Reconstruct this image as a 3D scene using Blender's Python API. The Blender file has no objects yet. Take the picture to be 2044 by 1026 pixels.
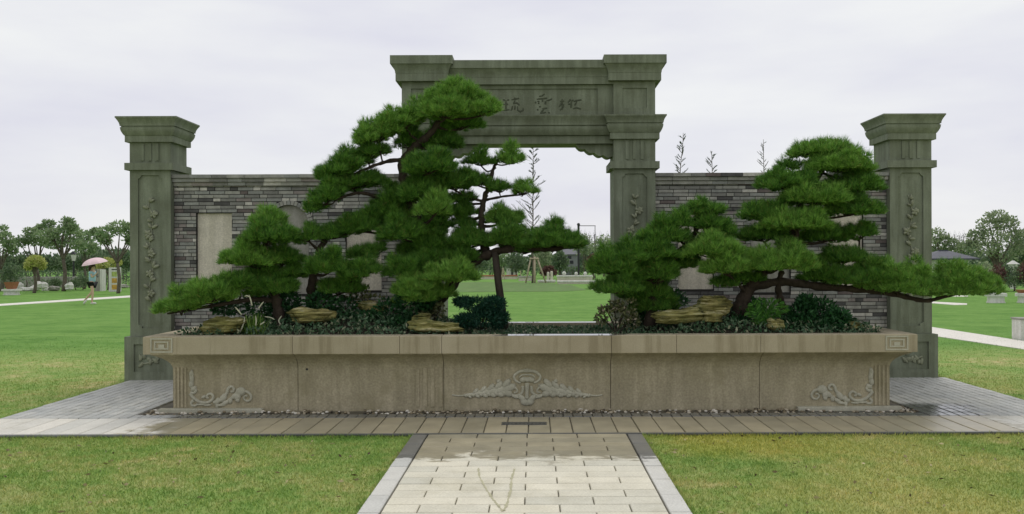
import bpy, bmesh, math, random
import numpy as np
from mathutils import Vector, Matrix

# ------------------------------------------------------------------ camera, sky, sun, exposure
S = bpy.context.scene
COL = S.collection
F = 1750.0            # focal length in photo pixels (photo 2044 px wide)
VX, VY = 1065.0, 522.0
ROLL = 0.0034
EYE = 1.6

cd = bpy.data.cameras.new('camera')
cam = bpy.data.objects.new('camera', cd); COL.objects.link(cam)
cd.sensor_width = 36.0
cd.lens = 36.0 * F / 2044.0
cd.shift_x = -(VX - 1022.0) / 2044.0
cd.shift_y = (VY - 513.0) / 2044.0
cd.clip_end = 3000
cam.location = (0, 0, EYE)
cam.rotation_euler = (Matrix.Rotation(math.radians(90), 3, 'X') @ Matrix.Rotation(-ROLL, 3, 'Z')).to_euler()
S.camera = cam

W = bpy.data.worlds.new('World'); S.world = W; W.use_nodes = True
nt = W.node_tree; nt.nodes.clear()
out = nt.nodes.new('ShaderNodeOutputWorld'); bg = nt.nodes.new('ShaderNodeBackground')
sky = nt.nodes.new('ShaderNodeTexSky'); sky.sky_type = 'NISHITA'; sky.sun_disc = False
SUN_EL, SUN_AZ = 58.0, 12.0
sky.sun_elevation = math.radians(SUN_EL); sky.sun_rotation = math.radians(SUN_AZ)
tc = nt.nodes.new('ShaderNodeTexCoord'); mp = nt.nodes.new('ShaderNodeMapping')
mp.inputs['Scale'].default_value = (1.1, 1.1, 4.5)
nz = nt.nodes.new('ShaderNodeTexNoise'); nz.inputs['Scale'].default_value = 2.2; nz.inputs['Detail'].default_value = 6
cr = nt.nodes.new('ShaderNodeValToRGB')
cr.color_ramp.elements[0].position = .32; cr.color_ramp.elements[0].color = (.705, .70, .79, 1)
cr.color_ramp.elements[1].position = .66; cr.color_ramp.elements[1].color = (.88, .885, .88, 1)
mul = nt.nodes.new('ShaderNodeVectorMath'); mul.operation = 'SCALE'; mul.inputs['Scale'].default_value = 8.2
mx = nt.nodes.new('ShaderNodeMix'); mx.data_type = 'RGBA'; mx.inputs['Factor'].default_value = .94
L = nt.links.new
L(tc.outputs['Generated'], mp.inputs['Vector']); L(mp.outputs[0], nz.inputs['Vector']); L(nz.outputs['Fac'], cr.inputs['Fac'])
L(cr.outputs['Color'], mul.inputs[0]); L(sky.outputs[0], mx.inputs['A']); L(mul.outputs[0], mx.inputs['B'])
L(mx.outputs['Result'], bg.inputs['Color']); bg.inputs['Strength'].default_value = .125
L(bg.outputs[0], out.inputs['Surface'])

sd = bpy.data.lights.new('sun', 'SUN'); sun = bpy.data.objects.new('sun', sd); COL.objects.link(sun)
sd.energy = 1.1; sd.angle = math.radians(25); sd.color = (1, .96, .9)
sun.rotation_euler = (math.radians(-(90 - SUN_EL)), 0, math.radians(-SUN_AZ)); sun.location = (0, 20, 30)

S.view_settings.view_transform = 'Standard'; S.view_settings.look = 'None'
S.view_settings.gamma = 1; S.view_settings.use_curve_mapping = False
S.view_settings.exposure = 0.0

# ------------------------------------------------------------------ helpers
RNG = np.random.default_rng(7)
random.seed(5)

def P(px, py, D):
    """photo pixel at depth D -> point"""
    yt = py + ROLL * (px - 1022)
    return Vector(((px - VX) / F * D, D, EYE + (VY - yt) / F * D))
def PX(px, D): return (px - VX) / F * D
def PZ(py, D, px=1022): return EYE + (VY - py - ROLL * (px - 1022)) / F * D
def G(px, py, z=0.0):
    """photo pixel -> point on the ground at height z"""
    yt = py + ROLL * (px - 1022)
    D = (EYE - z) * F / (yt - VY)
    return Vector(((px - VX) / F * D, D, z))

def link(o, parent=None):
    COL.objects.link(o)
    if parent is not None:
        o.parent = parent
        off = Vector((0, 0, 0)); p = parent
        while p is not None:
            off += p.location; p = p.parent if p.get('_sub') is None else p.parent
        o.matrix_parent_inverse = Matrix.Translation(-off) if parent.type == 'EMPTY' else Matrix.Identity(4)
    return o

def empty(name, loc, label=None, cat=None, group=None, kind=None):
    o = bpy.data.objects.new(name, None); o.location = loc; COL.objects.link(o)
    o.empty_display_size = .1
    tag(o, label, cat, group, kind)
    return o

def tag(o, label=None, cat=None, group=None, kind=None):
    if label: o['label'] = label
    if cat: o['category'] = cat
    if group: o['group'] = group
    if kind: o['kind'] = kind
    return o

def setmats(me, mats):
    for m in (mats if isinstance(mats, (list, tuple)) else [mats]): me.materials.append(m)

class MB:
    def __init__(s): s.v = []; s.f = []; s.m = []
    def add(s, vs, fs, mi=0):
        n = len(s.v); s.v.extend([tuple(v) for v in vs])
        s.f.extend([tuple(n + i for i in f) for f in fs]); s.m.extend([mi] * len(fs))
    def box(s, x0, x1, y0, y1, z0, z1, mi=0):
        s.add([(x0, y0, z0), (x1, y0, z0), (x1, y1, z0), (x0, y1, z0), (x0, y0, z1), (x1, y0, z1), (x1, y1, z1), (x0, y1, z1)],
              [(0, 3, 2, 1), (4, 5, 6, 7), (0, 1, 5, 4), (1, 2, 6, 5), (2, 3, 7, 6), (3, 0, 4, 7)], mi)
    def slab(s, x0, x1, y0, y1, z0, z1, b=.005, mi=0):
        """box with a small chamfer round the top"""
        s.add([(x0, y0, z0), (x1, y0, z0), (x1, y1, z0), (x0, y1, z0),
               (x0, y0, z1 - b), (x1, y0, z1 - b), (x1, y1, z1 - b), (x0, y1, z1 - b),
               (x0 + b, y0 + b, z1), (x1 - b, y0 + b, z1), (x1 - b, y1 - b, z1), (x0 + b, y1 - b, z1)],
              [(0, 3, 2, 1), (8, 9, 10, 11)] + [(i, (i + 1) % 4, 4 + (i + 1) % 4, 4 + i) for i in range(4)] +
              [(4 + i, 4 + (i + 1) % 4, 8 + (i + 1) % 4, 8 + i) for i in range(4)], mi)
    def loft(s, rings, cap=True, mi=0):
        k = len(rings[0]); vs = [p for r in rings for p in r]; fs = []
        for a in range(len(rings) - 1):
            for i in range(k):
                j = (i + 1) % k
                fs.append((a * k + i, a * k + j, (a + 1) * k + j, (a + 1) * k + i))
        if cap:
            fs.append(tuple(range(k - 1, -1, -1))); fs.append(tuple((len(rings) - 1) * k + i for i in range(k)))
        s.add(vs, fs, mi)
    def stack(s, x0, x1, y0, y1, prof, mi=0):
        """square section lofted through (z, overhang)"""
        s.loft([[(x0 - o, y0 - o, z), (x1 + o, y0 - o, z), (x1 + o, y1 + o, z), (x0 - o, y1 + o, z)] for z, o in prof], True, mi)
    def prof_x(s, prof, x0, x1, mi=0):
        """closed (y,z) profile extruded along x"""
        s.loft([[(x0, y, z) for y, z in prof], [(x1, y, z) for y, z in prof]], True, mi)
    def tube(s, pts, rad, n=8, mi=0, squash=None):
        pts = [Vector(p) for p in pts]; rings = []
        if not isinstance(rad, (list, tuple)): rad = [rad] * len(pts)
        up = Vector((0, 1, 0)) if squash else Vector((.31, .52, .8))
        for i, p in enumerate(pts):
            t = (pts[min(i + 1, len(pts) - 1)] - pts[max(i - 1, 0)])
            if t.length < 1e-9: t = Vector((0, 0, 1))
            t.normalize(); a = t.cross(up)
            if a.length < 1e-4: a = t.cross(Vector((1, 0, 0)))
            a.normalize(); b = a.cross(t).normalized()
            k = squash or 1
            rings.append([p + a * math.cos(q) * rad[i] + b * math.sin(q) * rad[i] * k for q in [2 * math.pi * j / n for j in range(n)]])
        s.loft(rings, True, mi)
    def ball(s, c, r, rot=None, seg=8, rin=5, mi=0):
        c = Vector(c); rings = []; rot = rot or Matrix.Identity(3)
        for a in range(1, rin):
            th = math.pi * a / rin
            rings.append([c + rot @ Vector((r[0] * math.sin(th) * math.cos(p), r[1] * math.sin(th) * math.sin(p), -r[2] * math.cos(th)))
                          for p in [2 * math.pi * i / seg for i in range(seg)]])
        n = len(s.v); s.loft(rings, False, mi)
        k0 = len(s.v); s.v.extend([tuple(c + rot @ Vector((0, 0, -r[2]))), tuple(c + rot @ Vector((0, 0, r[2])))])
        last = n + (rin - 2) * seg
        for i in range(seg):
            j = (i + 1) % seg
            s.f.append((n + j, n + i, k0)); s.f.append((last + i, last + j, k0 + 1)); s.m += [mi, mi]
    def plate(s, outer, holes, y0, y1, mi=0):
        """outline with holes in the xz plane, extruded from y0 (front) to y1"""
        bm = bmesh.new(); edges = []
        for lp in [outer] + holes:
            vs = [bm.verts.new((x, y0, z)) for x, z in lp]
            edges += [bm.edges.new((vs[i], vs[(i + 1) % len(vs)])) for i in range(len(vs))]
        bmesh.ops.triangle_fill(bm, use_beauty=True, use_dissolve=False, edges=edges)
        r = bmesh.ops.extrude_face_region(bm, geom=bm.faces[:])
        for g in r['geom']:
            if isinstance(g, bmesh.types.BMVert): g.co.y = y1
        bmesh.ops.recalc_face_normals(bm, faces=bm.faces[:])
        bm.verts.ensure_lookup_table(); bm.verts.index_update()
        s.add([v.co[:] for v in bm.verts], [[v.index for v in f.verts] for f in bm.faces], mi); bm.free()
    def mesh(s, name, mats, smooth=False, fix=True):
        me = bpy.data.meshes.new(name); me.from_pydata(s.v, [], s.f); setmats(me, mats)
        me.polygons.foreach_set('material_index', s.m)
        if fix:
            bm = bmesh.new(); bm.from_mesh(me); bmesh.ops.recalc_face_normals(bm, faces=bm.faces[:]); bm.to_mesh(me); bm.free()
        if smooth: me.polygons.foreach_set('use_smooth', [True] * len(me.polygons))
        me.update(); return me
    def build(s, name, mats, parent=None, smooth=False, fix=True):
        return link(bpy.data.objects.new(name, s.mesh(name, mats, smooth, fix)), parent)

def np_mesh(name, verts, faces, mats, parent=None, smooth=False):
    me = bpy.data.meshes.new(name); nv = len(verts); nf, k = faces.shape
    me.vertices.add(nv); me.vertices.foreach_set('co', np.ascontiguousarray(verts, dtype=np.float32).ravel())
    me.loops.add(nf * k); me.loops.foreach_set('vertex_index', np.ascontiguousarray(faces, dtype=np.int32).ravel())
    me.polygons.add(nf); me.polygons.foreach_set('loop_start', np.arange(0, nf * k, k, dtype=np.int32))
    me.update(calc_edges=True); me.validate(); setmats(me, mats)
    if smooth: me.polygons.foreach_set('use_smooth', [True] * len(me.polygons))
    return link(bpy.data.objects.new(name, me), parent)

def unit(a): return a / np.maximum(np.linalg.norm(a, axis=-1, keepdims=True), 1e-9)

def blades(base, direc, length, width):
    """thin triangles: arrays (N,3),(N,3),(N,),(N,)"""
    n = len(base); r = unit(RNG.normal(size=(n, 3))); side = unit(np.cross(direc, r)) * (np.asarray(width).reshape(-1, 1) / 2)
    v = np.empty((n, 3, 3)); v[:, 0] = base - side; v[:, 1] = base + side; v[:, 2] = base + direc * np.asarray(length).reshape(-1, 1)
    return v.reshape(-1, 3), np.arange(n * 3).reshape(-1, 3)

def leaves(base, direc, length, width):
    """pointed quads"""
    n = len(base); r = unit(RNG.normal(size=(n, 3))); side = unit(np.cross(direc, r)) * (np.asarray(width).reshape(-1, 1) / 2)
    l = np.asarray(length).reshape(-1, 1)
    v = np.empty((n, 4, 3)); v[:, 0] = base; v[:, 1] = base + direc * l * .45 + side; v[:, 2] = base + direc * l; v[:, 3] = base + direc * l * .45 - side
    return v.reshape(-1, 3), np.arange(n * 4).reshape(-1, 4)

def cat_meshes(parts):
    vs, fs, n = [], [], 0
    for v, f in parts:
        vs.append(v); fs.append(f + n); n += len(v)
    return np.concatenate(vs), np.concatenate(fs)

# ------------------------------------------------------------------ materials
class NT:
    def __init__(s, name):
        s.mat = bpy.data.materials.new(name); s.mat.use_nodes = True; s.t = s.mat.node_tree
        s.b = s.t.nodes['Principled BSDF']; s.out = s.t.nodes['Material Output']
    def n(s, typ, **kw):
        o = s.t.nodes.new('ShaderNode' + typ)
        for k, v in kw.items(): setattr(o, k, v)
        return o
    def l(s, a, b): s.t.links.new(a, b)
    def noise(s, vec, scale, detail=5, rough=.6):
        o = s.n('TexNoise'); o.inputs['Scale'].default_value = scale; o.inputs['Detail'].default_value = detail
        o.inputs['Roughness'].default_value = rough; s.l(vec, o.inputs['Vector']); return o.outputs['Fac']
    def map(s, vec, scale=(1, 1, 1), loc=(0, 0, 0)):
        o = s.n('Mapping'); o.inputs['Scale'].default_value = scale; o.inputs['Location'].default_value = loc
        s.l(vec, o.inputs['Vector']); return o.outputs[0]
    def ramp(s, fac, stops):
        o = s.n('ValToRGB'); e = o.color_ramp.elements
        while len(e) < len(stops): e.new(.5)
        for i, (p, c) in enumerate(stops):
            e[i].position = p; e[i].color = (*c, 1) if len(c) == 3 else c
        s.l(fac, o.inputs['Fac']); return o.outputs['Color']
    def mix(s, a, b, fac, blend='MIX'):
        o = s.n('Mix', data_type='RGBA', blend_type=blend)
        for k, v in (('A', a), ('B', b), ('Factor', fac)):
            if isinstance(v, (int, float)): o.inputs[k].default_value = v
            elif isinstance(v, tuple): o.inputs[k].default_value = (*v, 1)
            else: s.l(v, o.inputs[k])
        return o.outputs['Result']
    def math(s, op, a, b=None, c=None, clamp=False):
        o = s.n('Math', operation=op); o.use_clamp = clamp
        for i, v in enumerate((a, b, c)):
            if v is None: continue
            if isinstance(v, (int, float)): o.inputs[i].default_value = v
            else: s.l(v, o.inputs[i])
        return o.outputs[0]
    def pos(s): return s.n('NewGeometry').outputs['Position']
    def sstep(s, v, a, b):
        o = s.n('MapRange', interpolation_type='SMOOTHSTEP'); s.l(v, o.inputs['Value'])
        o.inputs['From Min'].default_value = a; o.inputs['From Max'].default_value = b; return o.outputs['Result']
    def bump(s, h, strength=.3, dist=.01):
        o = s.n('Bump'); o.inputs['Strength'].default_value = strength; o.inputs['Distance'].default_value = dist
        s.l(h, o.inputs['Height']); s.l(o.outputs[0], s.b.inputs['Normal'])
    def set(s, col=None, rough=None, spec=None):
        for k, v in (('Base Color', col), ('Roughness', rough), ('Specular IOR Level', spec)):
            if v is None: continue
            if isinstance(v, (int, float)): s.b.inputs[k].default_value = v
            elif isinstance(v, tuple): s.b.inputs[k].default_value = (*v, 1)
            else: s.l(v, s.b.inputs[k])
        return s.mat

def mul3(c, k): return tuple(x * k for x in c)

def m_stone(name, c, vary=.25, scale=6, grain=90, bump=.25, rough=.85, streak=0.0, dirt=None):
    t = NT(name); p = t.pos()
    a = t.noise(p, scale, 6); g = t.noise(p, grain, 3)
    col = t.ramp(a, [(.25, mul3(c, 1 - vary)), (.75, mul3(c, 1 + vary))])
    col = t.mix(col, t.ramp(g, [(.3, (.72, .72, .72)), (.7, (1.2, 1.2, 1.2))]), .7, 'MULTIPLY')
    if streak:
        s_ = t.noise(t.map(p, (5, 5, .45)), 2.2, 5, .65)
        col = t.mix(col, t.ramp(s_, [(.42, (.45, .46, .38)), (.6, (1, 1, 1))]), streak, 'MULTIPLY')
    if dirt:
        d = t.noise(p, 2.1, 7, .7)
        col = t.mix(col, dirt, t.math('MULTIPLY', t.sstep(d, .5, .7), .6))
    t.bump(t.math('ADD', g, t.math('MULTIPLY', a, .6)), bump, .006)
    return t.set(col, rough, .3)

def m_plain(name, c, rough=.7, vary=.15, scale=20, bump=0, spec=.4):
    t = NT(name); p = t.pos(); a = t.noise(p, scale, 4)
    col = t.ramp(a, [(.25, mul3(c, 1 - vary)), (.75, mul3(c, 1 + vary))])
    if bump: t.bump(a, bump, .01)
    return t.set(col, rough, spec)

def m_leaf(name, c1, c2, scale=3.0, trans=.25, rough=.55, tip=None, tt=.86):
    t = NT(name); g = t.n('NewGeometry'); a = t.noise(g.outputs['Position'], scale, 4)
    r = g.outputs['Random Per Island']
    f = t.math('ADD', t.math('MULTIPLY', a, .55), t.math('MULTIPLY', r, .45))
    col = t.ramp(f, [(.3, c1), (.7, c2)])
    if tip: col = t.mix(col, tip, t.math('MULTIPLY', t.sstep(r, tt, tt + .03), .8))
    t.set(col, rough, .25)
    if trans:
        tr = t.n('BsdfTranslucent'); t.l(col, tr.inputs['Color']); ms = t.n('MixShader'); ms.inputs[0].default_value = trans
        t.l(t.b.outputs[0], ms.inputs[1]); t.l(tr.outputs[0], ms.inputs[2]); t.l(ms.outputs[0], t.out.inputs['Surface'])
    return t.mat

def wet_mask(t, p):
    """damp patch in front of the planter: a blotchy outline of its own"""
    sep = t.n('SeparateXYZ'); t.l(p, sep.inputs[0]); x, y = sep.outputs[0], sep.outputs[1]
    n = t.noise(p, 1.6, 7, .72); n2 = t.noise(t.map(p, (2.2, 6, 1)), 2.0, 5, .7)
    w = t.math('ADD', t.math('MULTIPLY', t.math('SUBTRACT', n, .5), 1.5), t.math('MULTIPLY', t.math('SUBTRACT', n2, .5), 1.0))
    fy = t.sstep(t.math('ADD', y, w), 6.9, 7.08)
    fx = t.sstep(t.math('ADD', t.math('ABSOLUTE', t.math('SUBTRACT', x, .45)), w), 4.25, 4.0)
    back = t.sstep(y, 9.75, 9.45)
    return t.math('MULTIPLY', t.math('MULTIPLY', fy, fx), back)

def m_paving(name, c, wetc, vary=.1, rough=.8, grain=70, wet_rough=.32):
    t = NT(name); p = t.pos(); oi = t.n('ObjectInfo')
    a = t.noise(p, 4, 6); g = t.noise(p, grain, 3)
    col = t.ramp(a, [(.25, mul3(c, 1 - vary)), (.75, mul3(c, 1 + vary))])
    col = t.mix(col, t.ramp(g, [(.3, (.82, .82, .82)), (.7, (1.12, 1.12, 1.12))]), .8, 'MULTIPLY')
    col = t.mix(col, t.ramp(oi.outputs['Random'], [(0, (.86, .87, .88)), (1, (1.08, 1.06, 1.04))]), .8, 'MULTIPLY')
    w = wet_mask(t, p)
    wc = t.mix(wetc, t.ramp(a, [(.25, mul3(wetc, .75)), (.75, mul3(wetc, 1.2))]), 1.0)
    wc = t.mix(wc, t.ramp(oi.outputs['Random'], [(0, (.82, .84, .86)), (1, (1.1, 1.08, 1.05))]), .8, 'MULTIPLY')
    col = t.mix(col, wc, t.math('MULTIPLY', w, .92))
    st = t.noise(p, 1.1, 7, .75)
    col = t.mix(col, t.ramp(st, [(.5, (1, 1, 1)), (.72, (.72, .7, .62))]), .7, 'MULTIPLY')
    r = t.math('SUBTRACT', rough, t.math('MULTIPLY', w, rough - wet_rough))
    t.bump(g, .25, .004)
    return t.set(col, r, .45)

M = {}
GRAN = (.212, .236, .172)
M['granite'] = m_stone('grey_granite', GRAN, .2, 3, 120, .2, .8, .45, (.12, .13, .085))
M['groove_shade'] = m_stone('inscription_groove_shade', (.075, .085, .055), .2)  # shade of incised strokes put into the colour; the strokes themselves are raised
M['granite_relief'] = m_stone('highlit_relief_granite', (.27, .285, .20), .2, 9, 120, .2, .8, .2)  # paler than the shaft: highlights on the carving painted into the base colour
M['tan'] = m_stone('tan_granite', (.425, .375, .255), .16, 3, 48, .25, .8, .3, (.27, .24, .14))
M['tan_light'] = m_stone('pale_carved_granite', (.49, .475, .37), .14, 5, 110, .2, .8, .2)
M['plaster'] = m_stone('pale_stone_panel', (.66, .61, .51), .1, 2.5, 60, .15, .85, .25, (.40, .37, .30))
M['niche'] = m_stone('grey_stone_panel', (.36, .35, .31), .18, 3, 60, .2, .85, .4)
M['mortar'] = m_stone('dark_mortar', (.032, .031, .028), .25, 10, 60, .3, .95)
BRK = [(.34, .335, .30), (.22, .218, .20), (.095, .093, .09), (.265, .235, .22), (.15, .125, .118), (.52, .50, .45), (.28, .285, .265)]
for i, c in enumerate(BRK): M['brick%d' % i] = m_stone('grey_brick_%d' % i, c, .28, 9, 80, .45, .9)
BRKM = [M['brick%d' % i] for i in range(len(BRK))]
M['slab'] = m_paving('pale_path_slab', (.68, .655, .53), (.34, .305, .205))
M['edge'] = m_paving('grey_path_edging', (.60, .60, .55), (.15, .15, .14), .1, .75, 70, .3)
M['band'] = m_paving('pale_pavement_slab', (.66, .645, .57), (.33, .29, .185))
M['sett'] = m_paving('grey_paving_sett', (.45, .46, .43), (.10, .105, .1), .18, .7, 70, .12)
M['joint'] = m_paving('paving_joint_sand', (.15, .14, .11), (.05, .048, .04), .2, .95)
M['kerb'] = m_paving('dark_kerb', (.20, .21, .20), (.085, .09, .085), .2, .8)
M['pebble'] = None
M['iron'] = m_plain('drain_iron', (.06, .062, .055), .45, .3, 40, .3)
M['soil'] = m_stone('planting_soil', (.035, .03, .02), .4, 12, 60, .8, .95)
M['bark'] = m_stone('pine_bark', (.052, .038, .028), .5, 14, 50, .9, .9, .5)
M['bark_grey'] = m_stone('grey_bark', (.13, .11, .085), .35, 8, 40, .6, .9)
M['wood'] = m_stone('weathered_stake', (.42, .36, .25), .2, 8, 40, .3, .85)
M['pole'] = m_stone('dark_prop_pole', (.05, .04, .03), .35, 9, 40, .5, .8)
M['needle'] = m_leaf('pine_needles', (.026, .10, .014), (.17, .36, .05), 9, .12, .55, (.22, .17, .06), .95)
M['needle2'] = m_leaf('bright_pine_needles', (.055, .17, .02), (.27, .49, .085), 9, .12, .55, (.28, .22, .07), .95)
M['shrub'] = m_leaf('dark_shrub_leaves', (.012, .05, .018), (.035, .12, .035), 6, .15)
M['juniper'] = m_leaf('dark_juniper_sprays', (.006, .035, .022), (.018, .075, .04), 6, .08)
M['variegated'] = m_leaf('variegated_leaves', (.05, .075, .025), (.22, .23, .10), 8, .2, .5, (.5, .42, .33))
M['cover'] = m_leaf('groundcover_leaves', (.03, .085, .035), (.15, .23, .13), 4, .2, .4, (.34, .34, .22))
M['blade'] = m_leaf('strappy_leaves', (.06, .15, .02), (.2, .32, .06), 12, .2)
M['fern'] = m_leaf('fern_fronds', (.03, .12, .015), (.10, .26, .04), 12, .2)
M['paleblade'] = m_plain('dry_leaf_blade', (.5, .5, .36), .6)
M['treeleaf'] = m_leaf('broad_tree_leaves', (.16, .26, .12), (.36, .45, .24), .8, .35)
M['treeleaf2'] = m_leaf('grey_green_leaves', (.17, .24, .13), (.40, .46, .27), .6, .35)
M['darkleaf'] = m_leaf('dark_hedge_leaves', (.08, .14, .075), (.22, .29, .155), .9, .25)
M['yellowleaf'] = m_leaf('yellow_green_leaves', (.36, .42, .10), (.62, .62, .24), 1.2, .3)
M['redleaf'] = m_leaf('bronze_leaves', (.09, .05, .04), (.2, .11, .09), 1.2, .2)
M['conifer'] = m_leaf('far_conifer_needles', (.05, .085, .06), (.10, .145, .105), .8, .1)
M['white'] = m_stone('white_stone', (.72, .71, .66), .08, 4, 40, .1, .8, .3)
M['whitepath'] = m_stone('pale_concrete_path', (.74, .71, .63), .08, 2, 50, .15, .85)
M['rooftile'] = m_plain('dark_roof_tile', (.07, .075, .095), .6, .2, 8)
M['bldg'] = m_plain('grey_building_wall', (.24, .25, .25), .8, .1, 3)
M['glass'] = m_plain('dark_window', (.03, .035, .04), .15)
M['black'] = m_plain('black_metal', (.02, .022, .022), .5)
M['skin'] = m_plain('skin', (.62, .42, .30), .55, .06)
M['hair'] = m_plain('hair', (.05, .022, .015), .5)
M['shirt'] = m_plain('pale_blue_cloth', (.38, .58, .68), .85, .2, 14)
M['shorts'] = m_plain('black_cloth', (.015, .016, .02), .85)
M['shoe'] = m_plain('white_shoe', (.75, .72, .7), .6)
M['pink'] = m_plain('pink_umbrella_cloth', (.78, .58, .60), .7, .06, 5)
M['poster1'] = m_plain('orange_print', (.55, .32, .06), .5, .5, 9)
M['poster2'] = m_plain('green_print', (.35, .42, .12), .5, .5, 9)
M['terracotta'] = m_plain('terracotta', (.34, .14, .07), .8)

def m_rock():
    t = NT('layered_yellow_rock'); p = t.pos()
    w = t.noise(p, 3, 5); s_ = t.noise(t.map(p, (1.2, 1.2, 17)), 2.2, 6, .7); g = t.noise(p, 60, 4)
    col = t.ramp(s_, [(.34, (.035, .035, .014)), (.44, (.17, .155, .055)), (.54, (.34, .31, .12)), (.66, (.58, .54, .38))])
    col = t.mix(col, t.ramp(w, [(.35, (.5, .56, .36)), (.65, (1.1, 1.05, 1))]), .9, 'MULTIPLY')
    col = t.mix(col, (.05, .075, .025), t.math('MULTIPLY', t.sstep(t.noise(p, 7, 6, .7), .52, .66), .7))
    t.bump(t.math('ADD', s_, t.math('MULTIPLY', g, .4)), .8, .02)
    return t.set(col, .85, .3)
M['rock'] = m_rock()
def m_pebble():
    t = NT('river_pebble'); g = t.n('NewGeometry'); r = g.outputs['Random Per Island']
    col = t.ramp(r, [(0, (.06, .05, .035)), (.35, (.22, .18, .11)), (.7, (.42, .37, .27)), (1, (.72, .69, .6))])
    return t.set(col, .5, .4)
M['pebble'] = m_pebble()

def grass_col(t, p):
    sep = t.n('SeparateXYZ'); t.l(p, sep.inputs[0]); x, y = sep.outputs[0], sep.outputs[1]
    a = t.noise(p, .9, 6, .65); b = t.noise(p, 5, 5, .65); c = t.noise(p, 30, 3)
    f = t.math('ADD', t.math('MULTIPLY', a, .5), t.math('ADD', t.math('MULTIPLY', b, .38), t.math('MULTIPLY', c, .12)))
    dry = t.ramp(f, [(.38, (.165, .30, .065)), (.47, (.265, .39, .105)), (.55, (.36, .415, .14)), (.62, (.58, .52, .26))])
    f2 = t.math('ADD', t.math('MULTIPLY', f, .7), t.math('MULTIPLY', t.noise(t.map(p, (.35, 2.2, 1)), 1.0, 6, .7), .3))
    lush = t.ramp(f2, [(.40, (.10, .225, .04)), (.5, (.15, .30, .06)), (.6, (.215, .36, .09))])
    # the turf round the planter is thinner and yellower than the sports turf beyond
    e = t.math('ADD', y, t.math('MULTIPLY', t.math('SUBTRACT', a, .5), 4))
    col = t.mix(dry, lush, t.sstep(e, 14.2, 17))
    # paler, drier turf right of the path, in loose patches
    pr = t.math('MULTIPLY', t.sstep(x, .6, 1.6), t.math('MULTIPLY', t.sstep(y, 13, 9), t.sstep(t.noise(p, .55, 5, .6), .38, .62)))
    col = t.mix(col, (.50, .48, .17), t.math('MULTIPLY', pr, .6))
    pl_ = t.sstep(t.noise(t.map(p, (1, 1, 1), (7, 3, 0)), .8, 6, .7), .52, .68)
    col = t.mix(col, (.50, .48, .22), t.math('MULTIPLY', pl_, t.math('MULTIPLY', t.sstep(y, 15, 12), .45)))
    # yellow corner right of the path
    yl = t.math('MULTIPLY', t.sstep(x, .9, 1.5), t.math('MULTIPLY', t.sstep(t.math('ADD', y, t.math('MULTIPLY', b, .8)), 7.3, 7.9), t.math('MULTIPLY', t.sstep(x, 3.2, 2.0), t.sstep(y, 9, 8.2))))
    col = t.mix(col, (.42, .40, .07), t.math('MULTIPLY', yl, .5))
    return col, f
def m_grass(name, blade=False):
    t = NT(name); p = t.pos(); col, f = grass_col(t, p)
    if blade:
        r = t.n('NewGeometry').outputs['Random Per Island']
        col = t.mix(col, t.ramp(r, [(0, (.75, .8, .7)), (.7, (1.15, 1.15, 1.1)), (1, (1.7, 1.45, 1.3))]), .9, 'MULTIPLY')
    else:
        t.bump(t.noise(p, 45, 4), .8, .03)
    return t.set(col, .9, .1)
M['lawn'] = m_grass('lawn_turf'); M['lawnblade'] = m_grass('grass_blades', True)

# ------------------------------------------------------------------ ground
APX0, APX1 = -5.42, 5.52          # pavement, left and right edge
BAND0, BAND1 = 8.04, 8.86         # slab band in depth
PATHX0, PATHX1 = -.965, .84       # path between its edgings
b = MB(); b.add([(-700, -60, 0), (700, -60, 0), (700, 1500, 0), (-700, 1500, 0)], [(0, 1, 2, 3)])
tag(b.build('lawn', M['lawn']), kind='structure')

def poly_sheet(name, pts, z, mat, label=None):
    b = MB(); b.add([(p.x, p.y, z) for p in pts] + [(p.x, p.y, -.05) for p in pts],
                    [tuple(range(len(pts)))] + [(i, (i + 1) % len(pts), len(pts) + (i + 1) % len(pts), len(pts) + i) for i in range(len(pts))])
    return tag(b.build(name, mat), label, kind='structure')
poly_sheet('far_path', [G(-60, 614.5), G(270, 593.0), G(270, 589.4), G(-60, 611)], .012, M['whitepath'], 'thin pale path running past the walking person')
poly_sheet('side_path', [G(1850, 652), G(2060, 684), G(2120, 693), G(2120, 712), G(2044, 698), G(1850, 669)], .012, M['whitepath'], 'pale path crossing the lawn beside the stone pillar')
poly_sheet('short_path', [G(1855, 602), G(1930, 606), G(1930, 608.5), G(1905, 609), G(1855, 605)], .012, M['whitepath'], 'short pale strip of path on the lawn behind the pillar')
poly_sheet('garden_strip', [G(1890, 590), G(1932, 590.5), G(1932, 592.3), G(1890, 592)], .012, M['whitepath'], 'thin pale strip below the overhanging pine branch')
poly_sheet('gate_path', [G(1188, 574), G(1213, 583), G(1200, 584), G(1178, 577)], .012, M['whitepath'], 'pale path end seen through the gateway')

M['bank'] = m_stone('rough_bank_grass', (.105, .20, .045), .3, 1.2, 8, .5, .95, 0, (.25, .2, .1))
poly_sheet('grass_bank', [G(840, 584), G(1000, 582.5), G(1120, 582), G(1172, 579), G(1140, 569), G(1080, 564), G(960, 563), G(840, 566)], .012, M['bank'], 'darker rough strip of grass beyond the gateway')
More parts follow.
